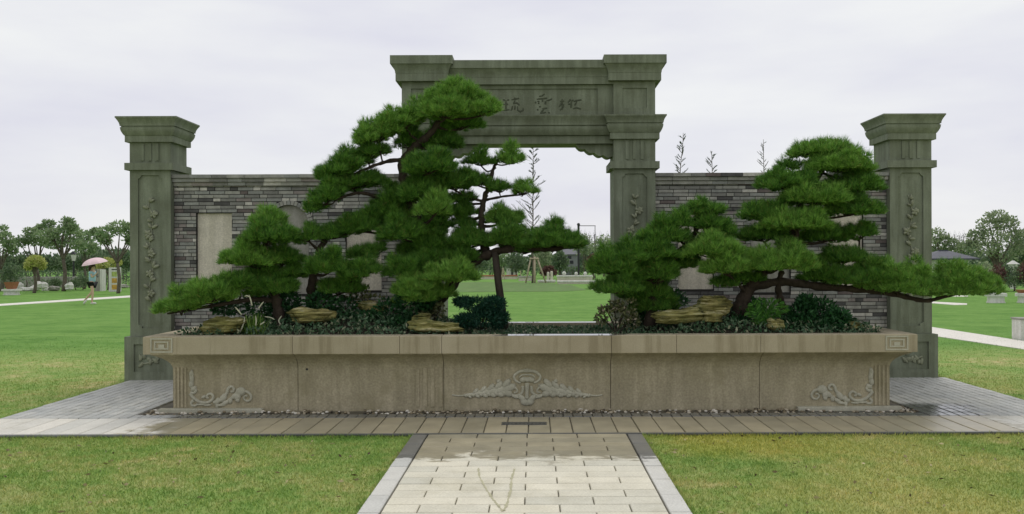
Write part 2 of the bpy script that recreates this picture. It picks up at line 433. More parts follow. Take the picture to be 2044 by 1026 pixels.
# grass blades near the camera
def on_lawn(x, y):
    ap = (x > APX0) & (x < APX1) & (y > 8.0) & (y < 12.6)
    pa = (x > PATHX0 - .15) & (x < PATHX1 + .15) & (y < 8.05)
    return ~(ap | pa)
def grass():
    xs, ys = [], []
    for x0, x1, y0, y1, dens in ((-5.2, 5.4, 4.6, 8.0, 5600), (-9.5, -5.42, 8, 12, 1700), (5.52, 9.5, 8, 12, 1700), (-13, -5.42, 12, 20, 900), (5.52, 13, 12, 20, 900), (-5.6, 5.6, 7.9, 8.0, 4000)):
        n = int((x1 - x0) * (y1 - y0) * dens); xs.append(RNG.uniform(x0, x1, n)); ys.append(RNG.uniform(y0, y1, n))
    x = np.concatenate(xs); y = np.concatenate(ys); k = on_lawn(x, y) & (RNG.random(len(x)) < np.clip((20 - y) / 8, 0, 1) ** 1.5); x, y = x[k], y[k]
    # longer ragged tufts along the kerb and path edges
    ex = [RNG.uniform(-5.3, 5.5, 5200), np.repeat(PATHX0 - .155, 2600), np.repeat(PATHX1 + .155, 2600), np.repeat(APX0 - .01, 1500), np.repeat(APX1 + .01, 1500)]
    ey = [np.repeat(7.99, 5200), RNG.uniform(4.8, 8, 2600), RNG.uniform(4.8, 8, 2600), RNG.uniform(8, 13, 1500), RNG.uniform(8, 13, 1500)]
    ex = np.concatenate(ex) + RNG.normal(0, .012, 13400); ey = np.concatenate(ey) + RNG.normal(0, .012, 13400)
    k = ~((ex > PATHX0 - .14) & (ex < PATHX1 + .14) & (ey < 8.1)) & (np.sin(ex * 7 + 1) + np.sin(ey * 9) + RNG.normal(0, .8, len(ex)) > -.3); ex, ey = ex[k], ey[k]
    m = len(x); x = np.concatenate([x, ex]); y = np.concatenate([y, ey]); n = len(x)
    d = unit(np.stack([RNG.normal(0, .55, n), RNG.normal(0, .55, n), np.ones(n)], 1))
    L_ = RNG.uniform(.012, .034, n); L_[m:] *= 1.6; v, f = blades(np.stack([x, y, np.zeros(n)], 1), d, L_, RNG.uniform(.004, .009, n))
    tag(np_mesh('grass', v, f, M['lawnblade']), 'short patchy grass either side of the slab path', kind='stuff')
grass()
n = 420; x = RNG.uniform(-5, 5.3, n); y = RNG.uniform(5.2, 7.95, n); k = on_lawn(x, y); x, y = x[k], y[k]; n = len(x)
v, f = leaves(np.stack([x, y, RNG.uniform(.012, .026, n)], 1), unit(np.stack([RNG.normal(0, 1, n), RNG.normal(0, 1, n), RNG.normal(0, .15, n)], 1)), RNG.uniform(.02, .06, n), RNG.uniform(.01, .03, n))
M['litter'] = m_leaf('dry_fallen_leaves', (.07, .05, .02), (.42, .36, .18), 5, 0)
tag(np_mesh('leaf_litter', v, f, M['litter']), 'scattered dry leaf bits lying on the near lawn', kind='stuff')

# ------------------------------------------------------------------ pavement
JZ = .012; TZ = .03
pav = empty('pavement', ((APX0 + APX1) / 2, 10.2, 0), 'pavement of small grey setts and pale slabs round the planter', kind='structure')
bed = MB(); bed.box(APX0, APX1, 8.0, 12.5, -.1, JZ); bed.build('paving_bed', M['joint'], pav)
kb = MB()
x = APX0
while x < APX1 - .05:
    x2 = min(x + .6, APX1); kb.slab(x + .003, x2 - .003, 8.0, 8.035, -.05, TZ + .001, .004); x = x2
kb.build('kerb_strip', M['kerb'], pav)
def shared_piece(cache, key, name, w, d, z0, z1, mat, bev=.005):
    if key not in cache:
        b = MB(); b.slab(-w / 2, w / 2, -d / 2, d / 2, z0, z1, bev); cache[key] = b.mesh(name, mat)
    return cache[key]
def piece(name, me, loc, parent, rz=0.0, label=None):
    o = bpy.data.objects.new(name, me); COL.objects.link(o); o.parent = parent
    o.matrix_parent_inverse = Matrix.Translation(-parent.location)
    o.location = loc; o.rotation_euler = (random.uniform(-.004, .004), random.uniform(-.004, .004), rz + random.uniform(-.004, .004))
    return o
cache = {}
SW = (APX1 - APX0) / 53
for i in range(53):
    me = shared_piece(cache, 'band', 'paving_slab', SW - .009, BAND1 - BAND0 - .012, -.03, TZ, M['band'])
    piece('paving_slab', me, (APX0 + (i + .5) * SW, (BAND0 + BAND1) / 2, random.uniform(-.0015, .0015)), pav)
# small setts
cand = []
for ri in range(19):
    y0 = BAND1 + .012 + ri * .192
    for ci in range(109):
        xa = APX0 + ci * .1003
        if xa + .1 > APX1: continue
        yc = y0 + .096
        if ri % 1 == 0 and ci % 2: yc += .0
        if yc + .09 > 9.08 and -4.08 < xa + .05 < 3.98: continue
        if yc > 11.66 + .1: continue
        d = (yc * yc + (xa * .5) ** 2) ** .5
        vis = abs((xa + .05) / yc * F + VX - 1022) < 1040
        cand.append((not vis, d, xa + .05, yc))
cand.sort()
rest = MB(); me = shared_piece(cache, 'sett', 'sett', .091, .182, -.03, TZ, M['sett'], .006)
for i, (_, d, xc, yc) in enumerate(cand):
    zz = random.uniform(-.003, .002)
    if i < 300: piece('sett', me, (xc, yc, zz), pav)
    else: rest.slab(xc - .0455, xc + .0455, yc - .091, yc + .091, -.03, TZ + zz, .006)
if rest.v: tag(rest.build('distant_setts', M['sett'], pav), kind='stuff')

# path of running-bond slabs
pth = empty('slab_path', (0, 6, 0), 'path of pale running-bond slabs with grey edging leading to the planter', kind='structure')
bed = MB(); bed.box(PATHX0 - .15, PATHX1 + .15, .6, 7.985, -.1, JZ); bed.build('path_bed', M['joint'], pth)
def slabpiece(x0, x1, y0, y1, mat, name):
    w, d = round(x1 - x0, 3), round(y1 - y0, 3)
    me = shared_piece(cache, (name, w, d), name, w, d, -.03, TZ, mat)
    piece(name, me, ((x0 + x1) / 2, (y0 + y1) / 2, random.uniform(-.002, .0015)), pth)
RH = .178; y = 7.985; r = 0; SLW = (PATHX1 - PATHX0) / 4.0
while y > .8:
    h = RH
    xs = [PATHX0] + [PATHX0 + SLW * (k + (.5 if r % 2 else 1)) for k in range(5)]
    xs = [q for q in xs if q < PATHX1 - .05] + [PATHX1]
    for a, c in zip(xs[:-1], xs[1:]): slabpiece(a + .004, c - .004, y - h + .004, y - .004, M['slab'], 'path_slab')
    y -= h; r += 1
for sx in (PATHX0 - .145, PATHX1 + .01):
    y = 7.985
    while y > .8:
        slabpiece(sx, sx + .135, y - .41, y - .006, M['edge'], 'edging_slab'); y -= .416
# damp trails left by water running down the path
def trail(pts, w):
    b = MB(); ps = [G(px, py, TZ) for px, py in pts]
    fine = []
    for a, c in zip(ps[:-1], ps[1:]):
        for k in range(8): fine.append(a.lerp(c, k / 8))
    top = []
    for i, p in enumerate(fine):
        ww = w * (.3 + 1.2 * random.random()); p = p + Vector((random.uniform(-.004, .004), 0, 0))
        top.append(((p.x - ww, p.y, TZ + .0016), (p.x + ww, p.y, TZ + .0016)))
    vs = [q for t_ in top for q in t_]
    b.add(vs, [(2 * i, 2 * i + 1, 2 * i + 3, 2 * i + 2) for i in range(len(top) - 1)])
    b.build('damp_trail', M['damp'], pth)
M['damp'] = m_stone('damp_slab_stain', (.47, .45, .29), .12, 6, 70, .1, .6)
trail([(953, 934), (955, 950), (965, 970), (978, 990), (992, 1008), (1003, 1022)], .007)
trail([(1025, 936), (1020, 955), (1018, 975), (1012, 1000), (1004, 1022)], .008)
# drain cover set in the band
dc = empty('drain_cover', (PX(1045, 8.48), 8.48, TZ), 'dark rectangular drain cover set in the slabs before the planter', 'drain cover')
b = MB(); xa, xb = PX(1000, 8.48), PX(1090, 8.48); b.slab(xa, xb, 8.42, 8.55, TZ - .01, TZ + .007, .003); b.build('cover_plate', M['iron'], dc)
b = MB()
for i in range(11):
    xx = xa + .025 + i * (xb - xa - .05) / 10; b.box(xx - .006, xx + .006, 8.44, 8.53, TZ + .0075, TZ + .011)
b.build('cover_rib', M['iron'], dc)

# pebbles round the planter
b = MB()
for i in range(640):
    u = random.random()
    if u < .9: xx = random.uniform(-4.0, 3.92); yy = random.uniform(9.07, 9.3)
    else: xx = random.choice([random.uniform(-4.05, -3.93), random.uniform(3.86, 3.98)]); yy = random.uniform(9.07, 9.4)
    r_ = random.uniform(.009, .022)
    if abs(xx + .04) > 2.85 and abs(xx + .04) < 3.9 and yy > 9.2: continue
    b.ball((xx, yy, r_ * .5 + JZ + random.choice([0, 0, .012])), (r_ * random.uniform(.8, 1.5), r_, r_ * .65), Matrix.Rotation(random.uniform(0, 3), 3, 'Z'), 6, 4)
tag(b.build('pebbles', M['pebble'], None, True), 'strip of small river pebbles at the foot of the planter', kind='stuff')

# ------------------------------------------------------------------ carving helpers
def relief_tube(b, pts, rad, squash=.7): b.tube(pts, rad, 6, 0, squash)
def leafblob(b, c, l, w, ang, dep):
    """elongated carved leaf lying in the xz plane"""
    b.ball(c, (l, dep, w), Matrix.Rotation(-ang, 3, 'Y'), 8, 5)
def vine(b, pts, y, seed):
    r = random.Random(seed); ps = [Vector((x, y, z)) for x, z in pts]
    fine = []
    for a, c in zip(ps[:-1], ps[1:]):
        for k in range(4): fine.append(a.lerp(c, k / 4))
    fine.append(ps[-1])
    relief_tube(b, fine, [.008] * len(fine))
    side = 1
    for i in range(1, len(fine), 3):
        p = fine[i]; side = -side
        for k in (0, 1):
            a = math.radians(r.uniform(20, 70)) if side > 0 else math.radians(r.uniform(110, 160))
            if k: a += math.radians(r.uniform(-70, 70))
            l = r.uniform(.03, .052); leafblob(b, p + Vector((math.cos(a) * l, -.01, math.sin(a) * l)), l, l * .46, a, .024)
        if i % 9 == 4:
            c = p + Vector((side * .03, -.006, .01))
            for q in range(5):
                aa = q * 1.257; leafblob(b, c + Vector((math.cos(aa) * .03, -.004, math.sin(aa) * .03)), .028, .02, aa, .024)
            b.ball(c, (.012, .024, .012))

def notched(x0, x1, z0, z1, c):
    return [(x0 + c, z0), (x1 - c, z0), (x1 - c, z0 + c * .55), (x1, z0 + c), (x1, z1 - c), (x1 - c * .5, z1 - c * .75), (x1 - c, z1), (x0 + c, z1), (x0 + c * .5, z1 - c * .75), (x0, z1 - c), (x0, z0 + c), (x0 + c, z0 + c * .55)]

def curve_prof(z0, o0, z1, o1, conv, n=5):
    """moulding curve between two (z, overhang): conv>0 bulges, <0 hollows"""
    r = []
    for i in range(n + 1):
        t = i / n; s_ = math.sin(t * math.pi / 2); c_ = 1 - math.cos(t * math.pi / 2)
        tt = s_ if conv < 0 else c_
        r.append((z0 + (z1 - z0) * t, o0 + (o1 - o0) * tt))
    return r

PF = 11.79      # pillar front plane
def pillar_shaft(root, x0, x1, z0, z1, y0, dep, seed, vine_rng, panel_bottom=None):
    b = MB(); b.box(x0, x1, y0 + .022, y0 + dep, z0, z1); sh = b.build('shaft', M['granite'], root)
    w = x1 - x0; inner = notched(x0 + w * .2, x1 - w * .2, panel_bottom or z0 + .09, z1 - .065, .05)
    b = MB(); b.plate([(x0, z0), (x1, z0), (x1, z1), (x0, z1)], [inner], y0, y0 + .0215); b.build('panel_frame', M['granite'], sh)
    r = random.Random(seed); cx = (x0 + x1) / 2; n = 12
    za, zb = vine_rng
    pts = [(cx + .028 * math.sin(i * 1.25 + seed) + r.uniform(-.008, .008), za + (zb - za) * i / n) for i in range(n + 1)]
    b = MB(); vine(b, pts, y0 + .016, seed); b.build('vine_carving', M['granite_relief'], sh, True)

def base_block(root, x0, x1, z1, y0, dep, seed):
    b = MB(); o = .055
    b.box(x0 - o, x1 + o, y0 - o + .025, y0 + dep + o, 0, z1); bb_ = b.build('base_block', M['granite'], root)
    b = MB(); b.plate([(x0 - o, 0), (x1 + o, 0), (x1 + o, z1), (x0 - o, z1)], [[(x0 + .07, .14), (x1 - .07, .14), (x1 - .07, z1 - .1), (x0 + .07, z1 - .1)]], y0 - o, y0 - o + .0245)
    b.build('panel_frame', M['granite'], bb_)
    b = MB(); cx = (x0 + x1) / 2; r = random.Random(seed)
    for i in range(9):
        a = r.uniform(0, 6.28); leafblob(b, (cx + r.uniform(-.13, .13), y0 - o + .02, .28 + r.uniform(-.05, .07)), r.uniform(.03, .06), .024, a, .02)
    b.tube([(cx - .12, y0 - o + .02, .24), (cx, y0 - o + .02, .26), (cx + .13, y0 - o + .02, .31)], .012, 6)
    b.build('base_carving', M['granite_relief'], bb_, True)

def neck(root, x0, x1, z0, z1, y0, dep):
    b = MB(); b.box(x0, x1, y0, y0 + dep, z0, z1); nk = b.build('neck', M['granite'], root)
    b = MB(); w = x1 - x0
    for f_ in (.32, .5, .68):
        b.box(x0 + w * f_ - .022, x0 + w * f_ + .022, y0 - .014, y0 - .0005, z0 + .03, z1 - .015)
    b.build('fluting', M['granite'], nk)

# ------------------------------------------------------------------ end pillars
def end_pillar(x0, x1, label, seed):
    dep = x1 - x0
    root = empty('stone_pillar', ((x0 + x1) / 2, PF + dep / 2, 0), label, 'pillar', 'stone pillars ending the brick walls')
    y0 = PF
    base_block(root, x0, x1, .61, y0, dep, seed)
    pillar_shaft(root, x0, x1, .612, 2.843, y0, dep, seed, (1.06, 2.48), .72)
    b = MB(); b.stack(x0, x1, y0, y0 + dep, [(2.845, .05), (2.94, .05)]); b.build('band', M['granite'], root)
    neck(root, x0, x1, 2.942, 3.218, y0, dep)
    b = MB()
    b.stack(x0, x1, y0, y0 + dep, [(3.22, .045), (3.305, .045), (3.306, .05)] + curve_prof(3.307, .052, 3.40, .088, -1) + [(3.412, .09), (3.413, .078), (3.428, .078), (3.429, .09)] + curve_prof(3.43, .092, 3.53, .132, 1) + [(3.532, .136), (3.552, .136)])
    b.build('capital', M['granite'], root)
    return root
LPX = (PX(259.5, PF), PX(341, PF)); RPX = (PX(1777, PF), PX(1860, PF))
end_pillar(*LPX, 'grey carved stone pillar at the end of the wall nearest the walking person', 3)
end_pillar(*RPX, 'grey carved stone pillar behind the long reaching pine branch', 8)

# ------------------------------------------------------------------ gateway
GL = (PX(803, PF), PX(886, PF)); GR = (PX(1225.5, PF), PX(1309, PF))
gate = empty('stone_gateway', ((GL[0] + GR[1]) / 2, PF + .28, 0), 'tall grey stone gateway with moulded lintel carved with three characters', 'gateway')
GD = .56
for (x0, x1), sd_ in ((GL, 11), (GR, 14)):
    base_block(gate, x0, x1, .61, PF, GD, sd_)
    pillar_shaft(gate, x0, x1, .612, 2.843, PF, GD, sd_, (1.1, 2.5), .72)
    b = MB(); b.stack(x0, x1, PF, PF + GD, [(2.845, .05), (2.94, .05)]); b.build('band', M['granite'], gate)
    neck(gate, x0, x1, 2.942, 3.238, PF, GD)
    b = MB(); b.stack(x0, x1, PF, PF + GD, [(3.24, .05), (3.325, .05), (3.326, .058)] + curve_prof(3.327, .06, 3.425, .095, -1) + [(3.435, .096), (3.436, .082), (3.45, .082), (3.451, .096)] + curve_prof(3.452, .098, 3.535, .132, 1) + [(3.536, .136), (3.555, .136)])
    b.build('moulding', M['granite'], gate)
    b = MB(); b.box(x0, x1, PF + .02, PF + GD, 3.557, 4.018); fb = b.build('frieze_block', M['granite'], gate)
    w = x1 - x0
    b = MB(); b.plate([(x0, 3.557), (x1, 3.557), (x1, 4.018), (x0, 4.018)], [[(x0 + w * .22, 3.66), (x1 - w * .2, 3.66), (x1 - w * .2, 3.93), (x0 + w * .22, 3.93)]], PF, PF + .0195)
    b.build('panel_frame', M['granite'], fb)
    b = MB(); b.stack(x0, x1, PF, PF + GD, [(4.02, .072), (4.122, .072)] + curve_prof(4.124, .076, 4.235, .12, 1) + [(4.238, .136), (4.35, .136)])
    b.build('cornice', M['granite'], gate)
# beam between the columns
BX0, BX1 = GL[1] + .001, GR[0] - .001
BF, BB = PF + .06, PF + GD - .06
b = MB(); b.prof_x([(BF, 3.193), (BF, 3.30), (BB, 3.30), (BB, 3.193)], BX0, BX1)
b.build('beam_soffit', M['granite'], gate)
def yprof(prof): return [(BF - o, z) for z, o in prof] + [(BB + o, z) for z, o in reversed(prof)]
b = MB(); b.prof_x(yprof([(3.302, .02)] + curve_prof(3.303, .03, 3.405, .07, -1) + [(3.415, .07), (3.416, .05), (3.432, .05), (3.433, .07)] + curve_prof(3.434, .07, 3.55, .11, 1) + [(3.565, .112)]), BX0 - .0, BX1)
b.build('beam_moulding', M['granite'], gate)
b = MB(); b.box(BX0, BX1, BF + .02, BB, 3.567, 3.985); bf_ = b.build('beam_frieze', M['granite'], gate)
ix0, ix1 = PX(919, BF), PX(1194, BF)
b = MB(); b.plate([(BX0, 3.567), (BX1, 3.567), (BX1, 3.985), (BX0, 3.985)], [[(ix0, 3.59), (ix1, 3.59), (ix1, 3.935), (ix0, 3.935)]], BF, BF + .0195)
b.build('panel_frame', M['granite'], bf_)
b = MB(); b.prof_x(yprof([(3.987, .05), (4.082, .05)] + curve_prof(4.084, .055, 4.19, .1, 1) + [(4.193, .115), (4.30, .115)]), BX0, BX1)
b.build('beam_cornice', M['granite'], gate)
# scalloped corbels under the beam
def corbel(xw, sgn):
    pts = [(xw, 3.19), (xw, 3.03)]
    n = 4; x0 = xw; z0 = 3.03; tx, tz = .50, .155
    for k in range(n):
        a0 = Vector((x0 + sgn * tx * k / n, z0 + tz * (k / n) ** 1.6)); a1 = Vector((x0 + sgn * tx * (k + 1) / n, z0 + tz * ((k + 1) / n) ** 1.6))
        for j in range(1, 6):
            t = j / 5; m = a0.lerp(a1, t); m.y -= .028 * math.sin(t * math.pi); pts.append((m.x, m.y))
    pts[-1] = (x0 + sgn * tx, 3.19)
    b = MB(); b.plate(pts if sgn > 0 else pts[::-1], [], BF + .08, BB - .08); b.build('corbel', M['granite'], gate)
corbel(GR[0] - .002, -1); corbel(GL[1] + .002, 1)
# inscription: three carved characters, drawn stroke by stroke (photo pixels)
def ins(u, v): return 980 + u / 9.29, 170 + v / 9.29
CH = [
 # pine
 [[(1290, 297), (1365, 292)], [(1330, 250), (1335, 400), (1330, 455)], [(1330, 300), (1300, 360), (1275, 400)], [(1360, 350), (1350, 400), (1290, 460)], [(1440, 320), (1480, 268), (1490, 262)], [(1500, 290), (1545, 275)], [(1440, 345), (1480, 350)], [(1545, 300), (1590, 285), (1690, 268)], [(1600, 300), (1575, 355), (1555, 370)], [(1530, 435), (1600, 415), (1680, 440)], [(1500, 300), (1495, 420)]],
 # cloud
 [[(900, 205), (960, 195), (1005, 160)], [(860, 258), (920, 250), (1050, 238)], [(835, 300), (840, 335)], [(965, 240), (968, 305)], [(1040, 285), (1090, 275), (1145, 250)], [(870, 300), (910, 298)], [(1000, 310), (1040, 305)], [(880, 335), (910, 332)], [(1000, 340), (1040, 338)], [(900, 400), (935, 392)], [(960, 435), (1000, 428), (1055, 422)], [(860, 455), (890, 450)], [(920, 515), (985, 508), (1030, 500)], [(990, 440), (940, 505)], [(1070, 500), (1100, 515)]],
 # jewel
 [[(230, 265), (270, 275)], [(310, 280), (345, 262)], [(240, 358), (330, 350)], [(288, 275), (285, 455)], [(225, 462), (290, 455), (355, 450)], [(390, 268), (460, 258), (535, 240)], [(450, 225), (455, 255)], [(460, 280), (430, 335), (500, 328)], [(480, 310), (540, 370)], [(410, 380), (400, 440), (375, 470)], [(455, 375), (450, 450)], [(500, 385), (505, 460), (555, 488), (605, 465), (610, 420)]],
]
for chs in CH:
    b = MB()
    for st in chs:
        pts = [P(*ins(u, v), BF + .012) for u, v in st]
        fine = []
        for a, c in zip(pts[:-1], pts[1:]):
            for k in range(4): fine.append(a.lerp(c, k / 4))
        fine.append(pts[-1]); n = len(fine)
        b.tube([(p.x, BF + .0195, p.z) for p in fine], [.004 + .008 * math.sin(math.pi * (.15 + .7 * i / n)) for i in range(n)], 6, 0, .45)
    o = b.build('carved_character', M['groove_shade'], bf_)

# ------------------------------------------------------------------ pines: pads first (the brick walls ask where they hide bricks)
# (x0, y0, x1, y1, height px, depth, bright)
T1 = [(850, 204, 970, 202, 38, 10.2, 1), (930, 232, 996, 226, 40, 10.05, 1), (843, 238, 942, 228, 42, 9.95, 1),
      (712, 292, 800, 264, 52, 10.1, 1), (765, 264, 855, 238, 44, 10.2, 1), (790, 300, 850, 290, 34, 10.4, 0), (634, 368, 722, 332, 42, 10.0, 0), (700, 334, 772, 304, 36, 10.2, 0),
      (616, 428, 684, 384, 44, 9.9, 0), (640, 386, 770, 362, 26, 10.3, 0), (812, 348, 908, 340, 48, 9.9, 0), (796, 404, 884, 392, 48, 10.1, 0), (856, 378, 950, 372, 40, 10.3, 0),
      (836, 428, 902, 424, 42, 9.8, 1), (735, 444, 832, 432, 60, 10.3, 0), (680, 470, 770, 452, 42, 10.2, 0), (760, 480, 850, 470, 46, 10.0, 0), (800, 512, 885, 500, 66, 10.3, 0),
      (800, 540, 890, 520, 52, 10.2, 0), (785, 592, 872, 578, 46, 9.75, 1), (850, 562, 952, 560, 40, 9.75, 1), (792, 606, 900, 590, 36, 9.9, 1), (770, 552, 850, 540, 46, 9.9, 0), (875, 530, 950, 520, 36, 10.2, 0),
      (890, 455, 950, 452, 24, 10.5, 0), (884, 494, 990, 490, 34, 10.3, 0), (964, 488, 1062, 490, 46, 10.2, 0), (1036, 492, 1166, 494, 46, 10.1, 0), (1000, 502, 1110, 502, 26, 10.4, 0),
      (934, 328, 986, 328, 30, 10.5, 0), (990, 326, 1045, 324, 32, 10.5, 1), (924, 369, 982, 367, 27, 10.5, 0), (978, 382, 1016, 380, 24, 10.4, 0), (1022, 387, 1070, 384, 26, 10.4, 1), (896, 403, 948, 401, 22, 10.5, 0),
      (886, 430, 952, 428, 25, 10.5, 0), (966, 444, 1044, 442, 30, 10.45, 1), (830, 300, 920, 290, 50, 10.5, 0), (880, 260, 960, 255, 44, 10.5, 0), (840, 470, 890, 460, 60, 10.4, 0)]
TB = [(596, 489, 638, 470, 40, 9.9, 0), (618, 546, 692, 540, 46, 9.7, 0), (680, 562, 758, 547, 46, 9.8, 0), (640, 480, 720, 462, 34, 10.1, 0), (700, 520, 770, 505, 30, 10.1, 0), (640, 590, 720, 580, 40, 10.0, 0)]
TC = [(504, 452, 568, 446, 36, 9.8, 1), (490, 484, 598, 478, 42, 9.7, 0), (444, 527, 550, 528, 42, 9.7, 1), (530, 528, 600, 524, 42, 9.9, 0), (442, 577, 512, 572, 38, 9.6, 0), (498, 592, 588, 584, 48, 9.8, 0),
      (316, 629, 402, 610, 42, 9.45, 1), (374, 616, 470, 590, 56, 9.5, 1), (490, 560, 560, 550, 34, 9.9, 0), (540, 560, 610, 552, 34, 9.95, 0)]
TD = [(1360, 429, 1442, 428, 32, 9.9, 0), (1308, 460, 1382, 452, 36, 9.8, 0), (1384, 452, 1464, 467, 36, 9.9, 0), (1276, 481, 1372, 481, 40, 9.8, 0), (1400, 480, 1466, 478, 26, 10.1, 0), (1230, 518, 1348, 517, 48, 9.7, 0),
      (1178, 548, 1272, 546, 50, 9.65, 0), (1185, 588, 1276, 582, 44, 9.6, 0), (1245, 562, 1348, 556, 54, 9.8, 0), (1262, 622, 1346, 616, 62, 10.0, 0), (1240, 600, 1330, 590, 50, 10.0, 0), (1320, 540, 1395, 530, 44, 10.0, 0)]
TE = [(1580, 312, 1694, 306, 30, 10.1, 1), (1614, 342, 1737, 341, 44, 9.9, 1), (1556, 339, 1594, 336, 22, 10.2, 0), (1514, 378, 1628, 373, 38, 9.9, 0), (1644, 382, 1762, 379, 34, 10.0, 0), (1564, 404, 1694, 409, 42, 9.8, 1),
      (1648, 427, 1757, 427, 36, 9.9, 0), (1483, 437, 1572, 433, 38, 9.9, 0), (1522, 457, 1655, 457, 44, 9.75, 1), (1690, 472, 1742, 471, 30, 10.0, 0), (1478, 481, 1568, 476, 30, 10.0, 0), (1600, 480, 1700, 480, 30, 10.1, 0), (1362, 514, 1484, 507, 40, 9.7, 1),
      (1404, 547, 1502, 542, 54, 9.6, 1), (1478, 538, 1624, 536, 52, 9.65, 1), (1640, 522, 1726, 521, 34, 10.0, 0), (1600, 560, 1700, 562, 36, 10.0, 0), (1652, 564, 1792, 566, 42, 9.9, 0), (1714, 575, 1868, 588, 66, 9.85, 1), (1840, 590, 1990, 582, 58, 9.8, 1), (1430, 570, 1520, 560, 26, 9.9, 0)]
ALLPADS = T1 + TB + TC + TD + TE
EXTRA = [(880, 640, 1010, 650, 60), (1190, 650, 1290, 650, 60), (540, 650, 880, 650, 60), (1450, 660, 1700, 660, 70)]
def hidden(px, py):
    for q in ALLPADS + EXTRA:
        x0, y0, x1, y1, h = q[:5]
        cx = (x0 + x1) / 2; w = (x1 - x0) / 2
        t = (px - cx) / w
        if abs(t) > 1: continue
        yb = y0 + (y1 - y0) * (t + 1) / 2
        if yb - h * math.sqrt(1 - t * t) - 2 < py < yb + 6: return True
    return py > 664

# ------------------------------------------------------------------ brick walls
WF = 11.9       # brick face
brick_cache = {}
def brick_wall(x0, x1, label, flip):
    root = empty('brick_wall', ((x0 + x1) / 2, WF + .1, 0), label, 'wall', 'brick walls joining gateway and pillars')
    cx = (x0 + x1) / 2 + (.0 if not flip else 0)
    ZT = 2.79; pz0, pz1 = 1.212, 2.273; nz0, nsp, nr = 1.17, 2.11, .268
    pans = [(cx - 1.015 - .241, cx - 1.015 + .241), (cx + 1.015 - .241, cx + 1.015 + .241)]
    arch = [(cx - nr, nz0), (cx + nr, nz0)] + [(cx + nr * math.cos(a), nsp + nr * math.sin(a)) for a in [math.pi * i / 16 for i in range(17)]]
    holes = [[(a, pz0), (c, pz0), (c, pz1), (a, pz1)] for a, c in pans] + [arch]
    b = MB(); b.plate([(x0, 0), (x1, 0), (x1, 2.64), (x0, 2.64)], holes, WF + .008, WF + .085); b.build('mortar_face', M['mortar'], root)
    b = MB(); b.box(x0, x1, WF + .0855, WF + .24, 0, ZT - .02); b.build('wall_core', M['mortar'], root)
    for a, c in pans:
        b = MB(); b.box(a + .003, c - .003, WF + .045, WF + .084, pz0 + .003, pz1 - .003); b.build('pale_panel', M['plaster'], root)
    b = MB(); b.plate([(x * .995 + cx * .005, z) for x, z in arch], [], WF + .05, WF + .084); b.build('niche_panel', M['niche'], root)
    # voussoirs round the niche
    n = 19; bricks = []
    for i in range(n):
        a0 = math.pi * i / n + .012; a1 = math.pi * (i + 1) / n - .012; r0, r1 = nr + .003, nr + .062
        q = [(cx + r * math.cos(a), nsp + r * math.sin(a)) for r, a in ((r0, a0), (r1, a0), (r1, a1), (r0, a1))]
        vb = MB(); vb.loft([[(x, WF - .006, z) for x, z in q], [(x, WF + .06, z) for x, z in q]])
        vb.build('arch_brick', M['brick0' if i % 3 else 'brick6'], root)
    # courses
    z = 0.0; H = .0495; row = 0
    def sub(iv, holes_):
        for h0, h1 in holes_:
            iv = [s_ for a, c in iv for s_ in ((a, min(c, h0)), (max(a, h1), c)) if s_[1] - s_[0] > .012]
        return iv
    while z < 2.63:
        hz = []
        zc = z + H / 2
        if pz0 - .01 < zc < pz1 + .01: hz += pans
        if nz0 - .01 < zc < nsp: hz.append((cx - nr - .002, cx + nr + .002))
        elif nsp <= zc < nsp + nr + .065:
            w = math.sqrt(max(0, (nr + .066) ** 2 - (zc - nsp) ** 2)); hz.append((cx - w, cx + w))
        x = x0 - random.uniform(0, .2)
        while x < x1:
            l = .207 if random.random() < .68 else .104
            for a, c in sub([(max(x, x0), min(x + l, x1))], hz):
                bricks.append((a + .004, c - .004, z + .0045, z + H - .0045, 0))
            x += l
        z += H; row += 1
    for k, (zz, pr) in enumerate(((2.642, .03), (2.692, .06), (2.742, .09))):
        x = x0 + .001
        while x < x1 - .02:
            l = min(random.choice([.24, .3, .2]), x1 - x); bricks.append((x + .002, x + l - .002, zz, zz + .046, pr)); x += l
    sc = []
    for a, c, za, zb, pr in bricks:
        vis = 0
        for fx in (.15, .5, .85):
            X = a + (c - a) * fx; Z = (za + zb) / 2
            px = VX + X / WF * F; py = VY - (Z - EYE) / WF * F - ROLL * (px - 1022)
            vis += 0 if hidden(px, py) else 1
        sc.append(vis * (c - a) + (.001 if pr else 0))
    order = sorted(range(len(bricks)), key=lambda i: -sc[i])
    rest = MB()
    for k, i in enumerate(order):
        a, c, za, zb, pr = bricks[i]
        mi = random.choices(range(7), (32, 30, 10, 7, 5, 3, 26) if c - a > .12 else (34, 14, 10, 8, 4, 24, 22))[0] if not pr else random.choices(range(7), (34, 24, 8, 2, 1, 6, 30))[0]
        jit = random.uniform(-.006, .004)
        if k < 280:
            w, h = round(c - a, 2), round(zb - za, 3)
            key = (w, h, pr, mi)
            if key not in brick_cache:
                m = MB(); m.box(-w / 2, w / 2, -pr, .05, -h / 2, h / 2); brick_cache[key] = m.mesh('brick', BRKM[mi])
            o = bpy.data.objects.new('brick', brick_cache[key]); COL.objects.link(o); o.parent = root
            o.matrix_parent_inverse = Matrix.Translation(-root.location)
            o.location = ((a + c) / 2, WF + jit, (za + zb) / 2); o.scale = ((c - a) / w, 1, 1)
            o.rotation_euler = (0, random.uniform(-.006, .006), random.uniform(-.01, .01))
        else:
            rest.box(a, c, WF - pr + jit, WF + .05, za, zb, mi)
    tag(rest.build('hidden_bricks', BRKM, root), kind='stuff')
brick_wall(LPX[1] + .001, GL[0] - .001, 'grey brick wall behind the tall pine, between outer pillar and gateway', False)
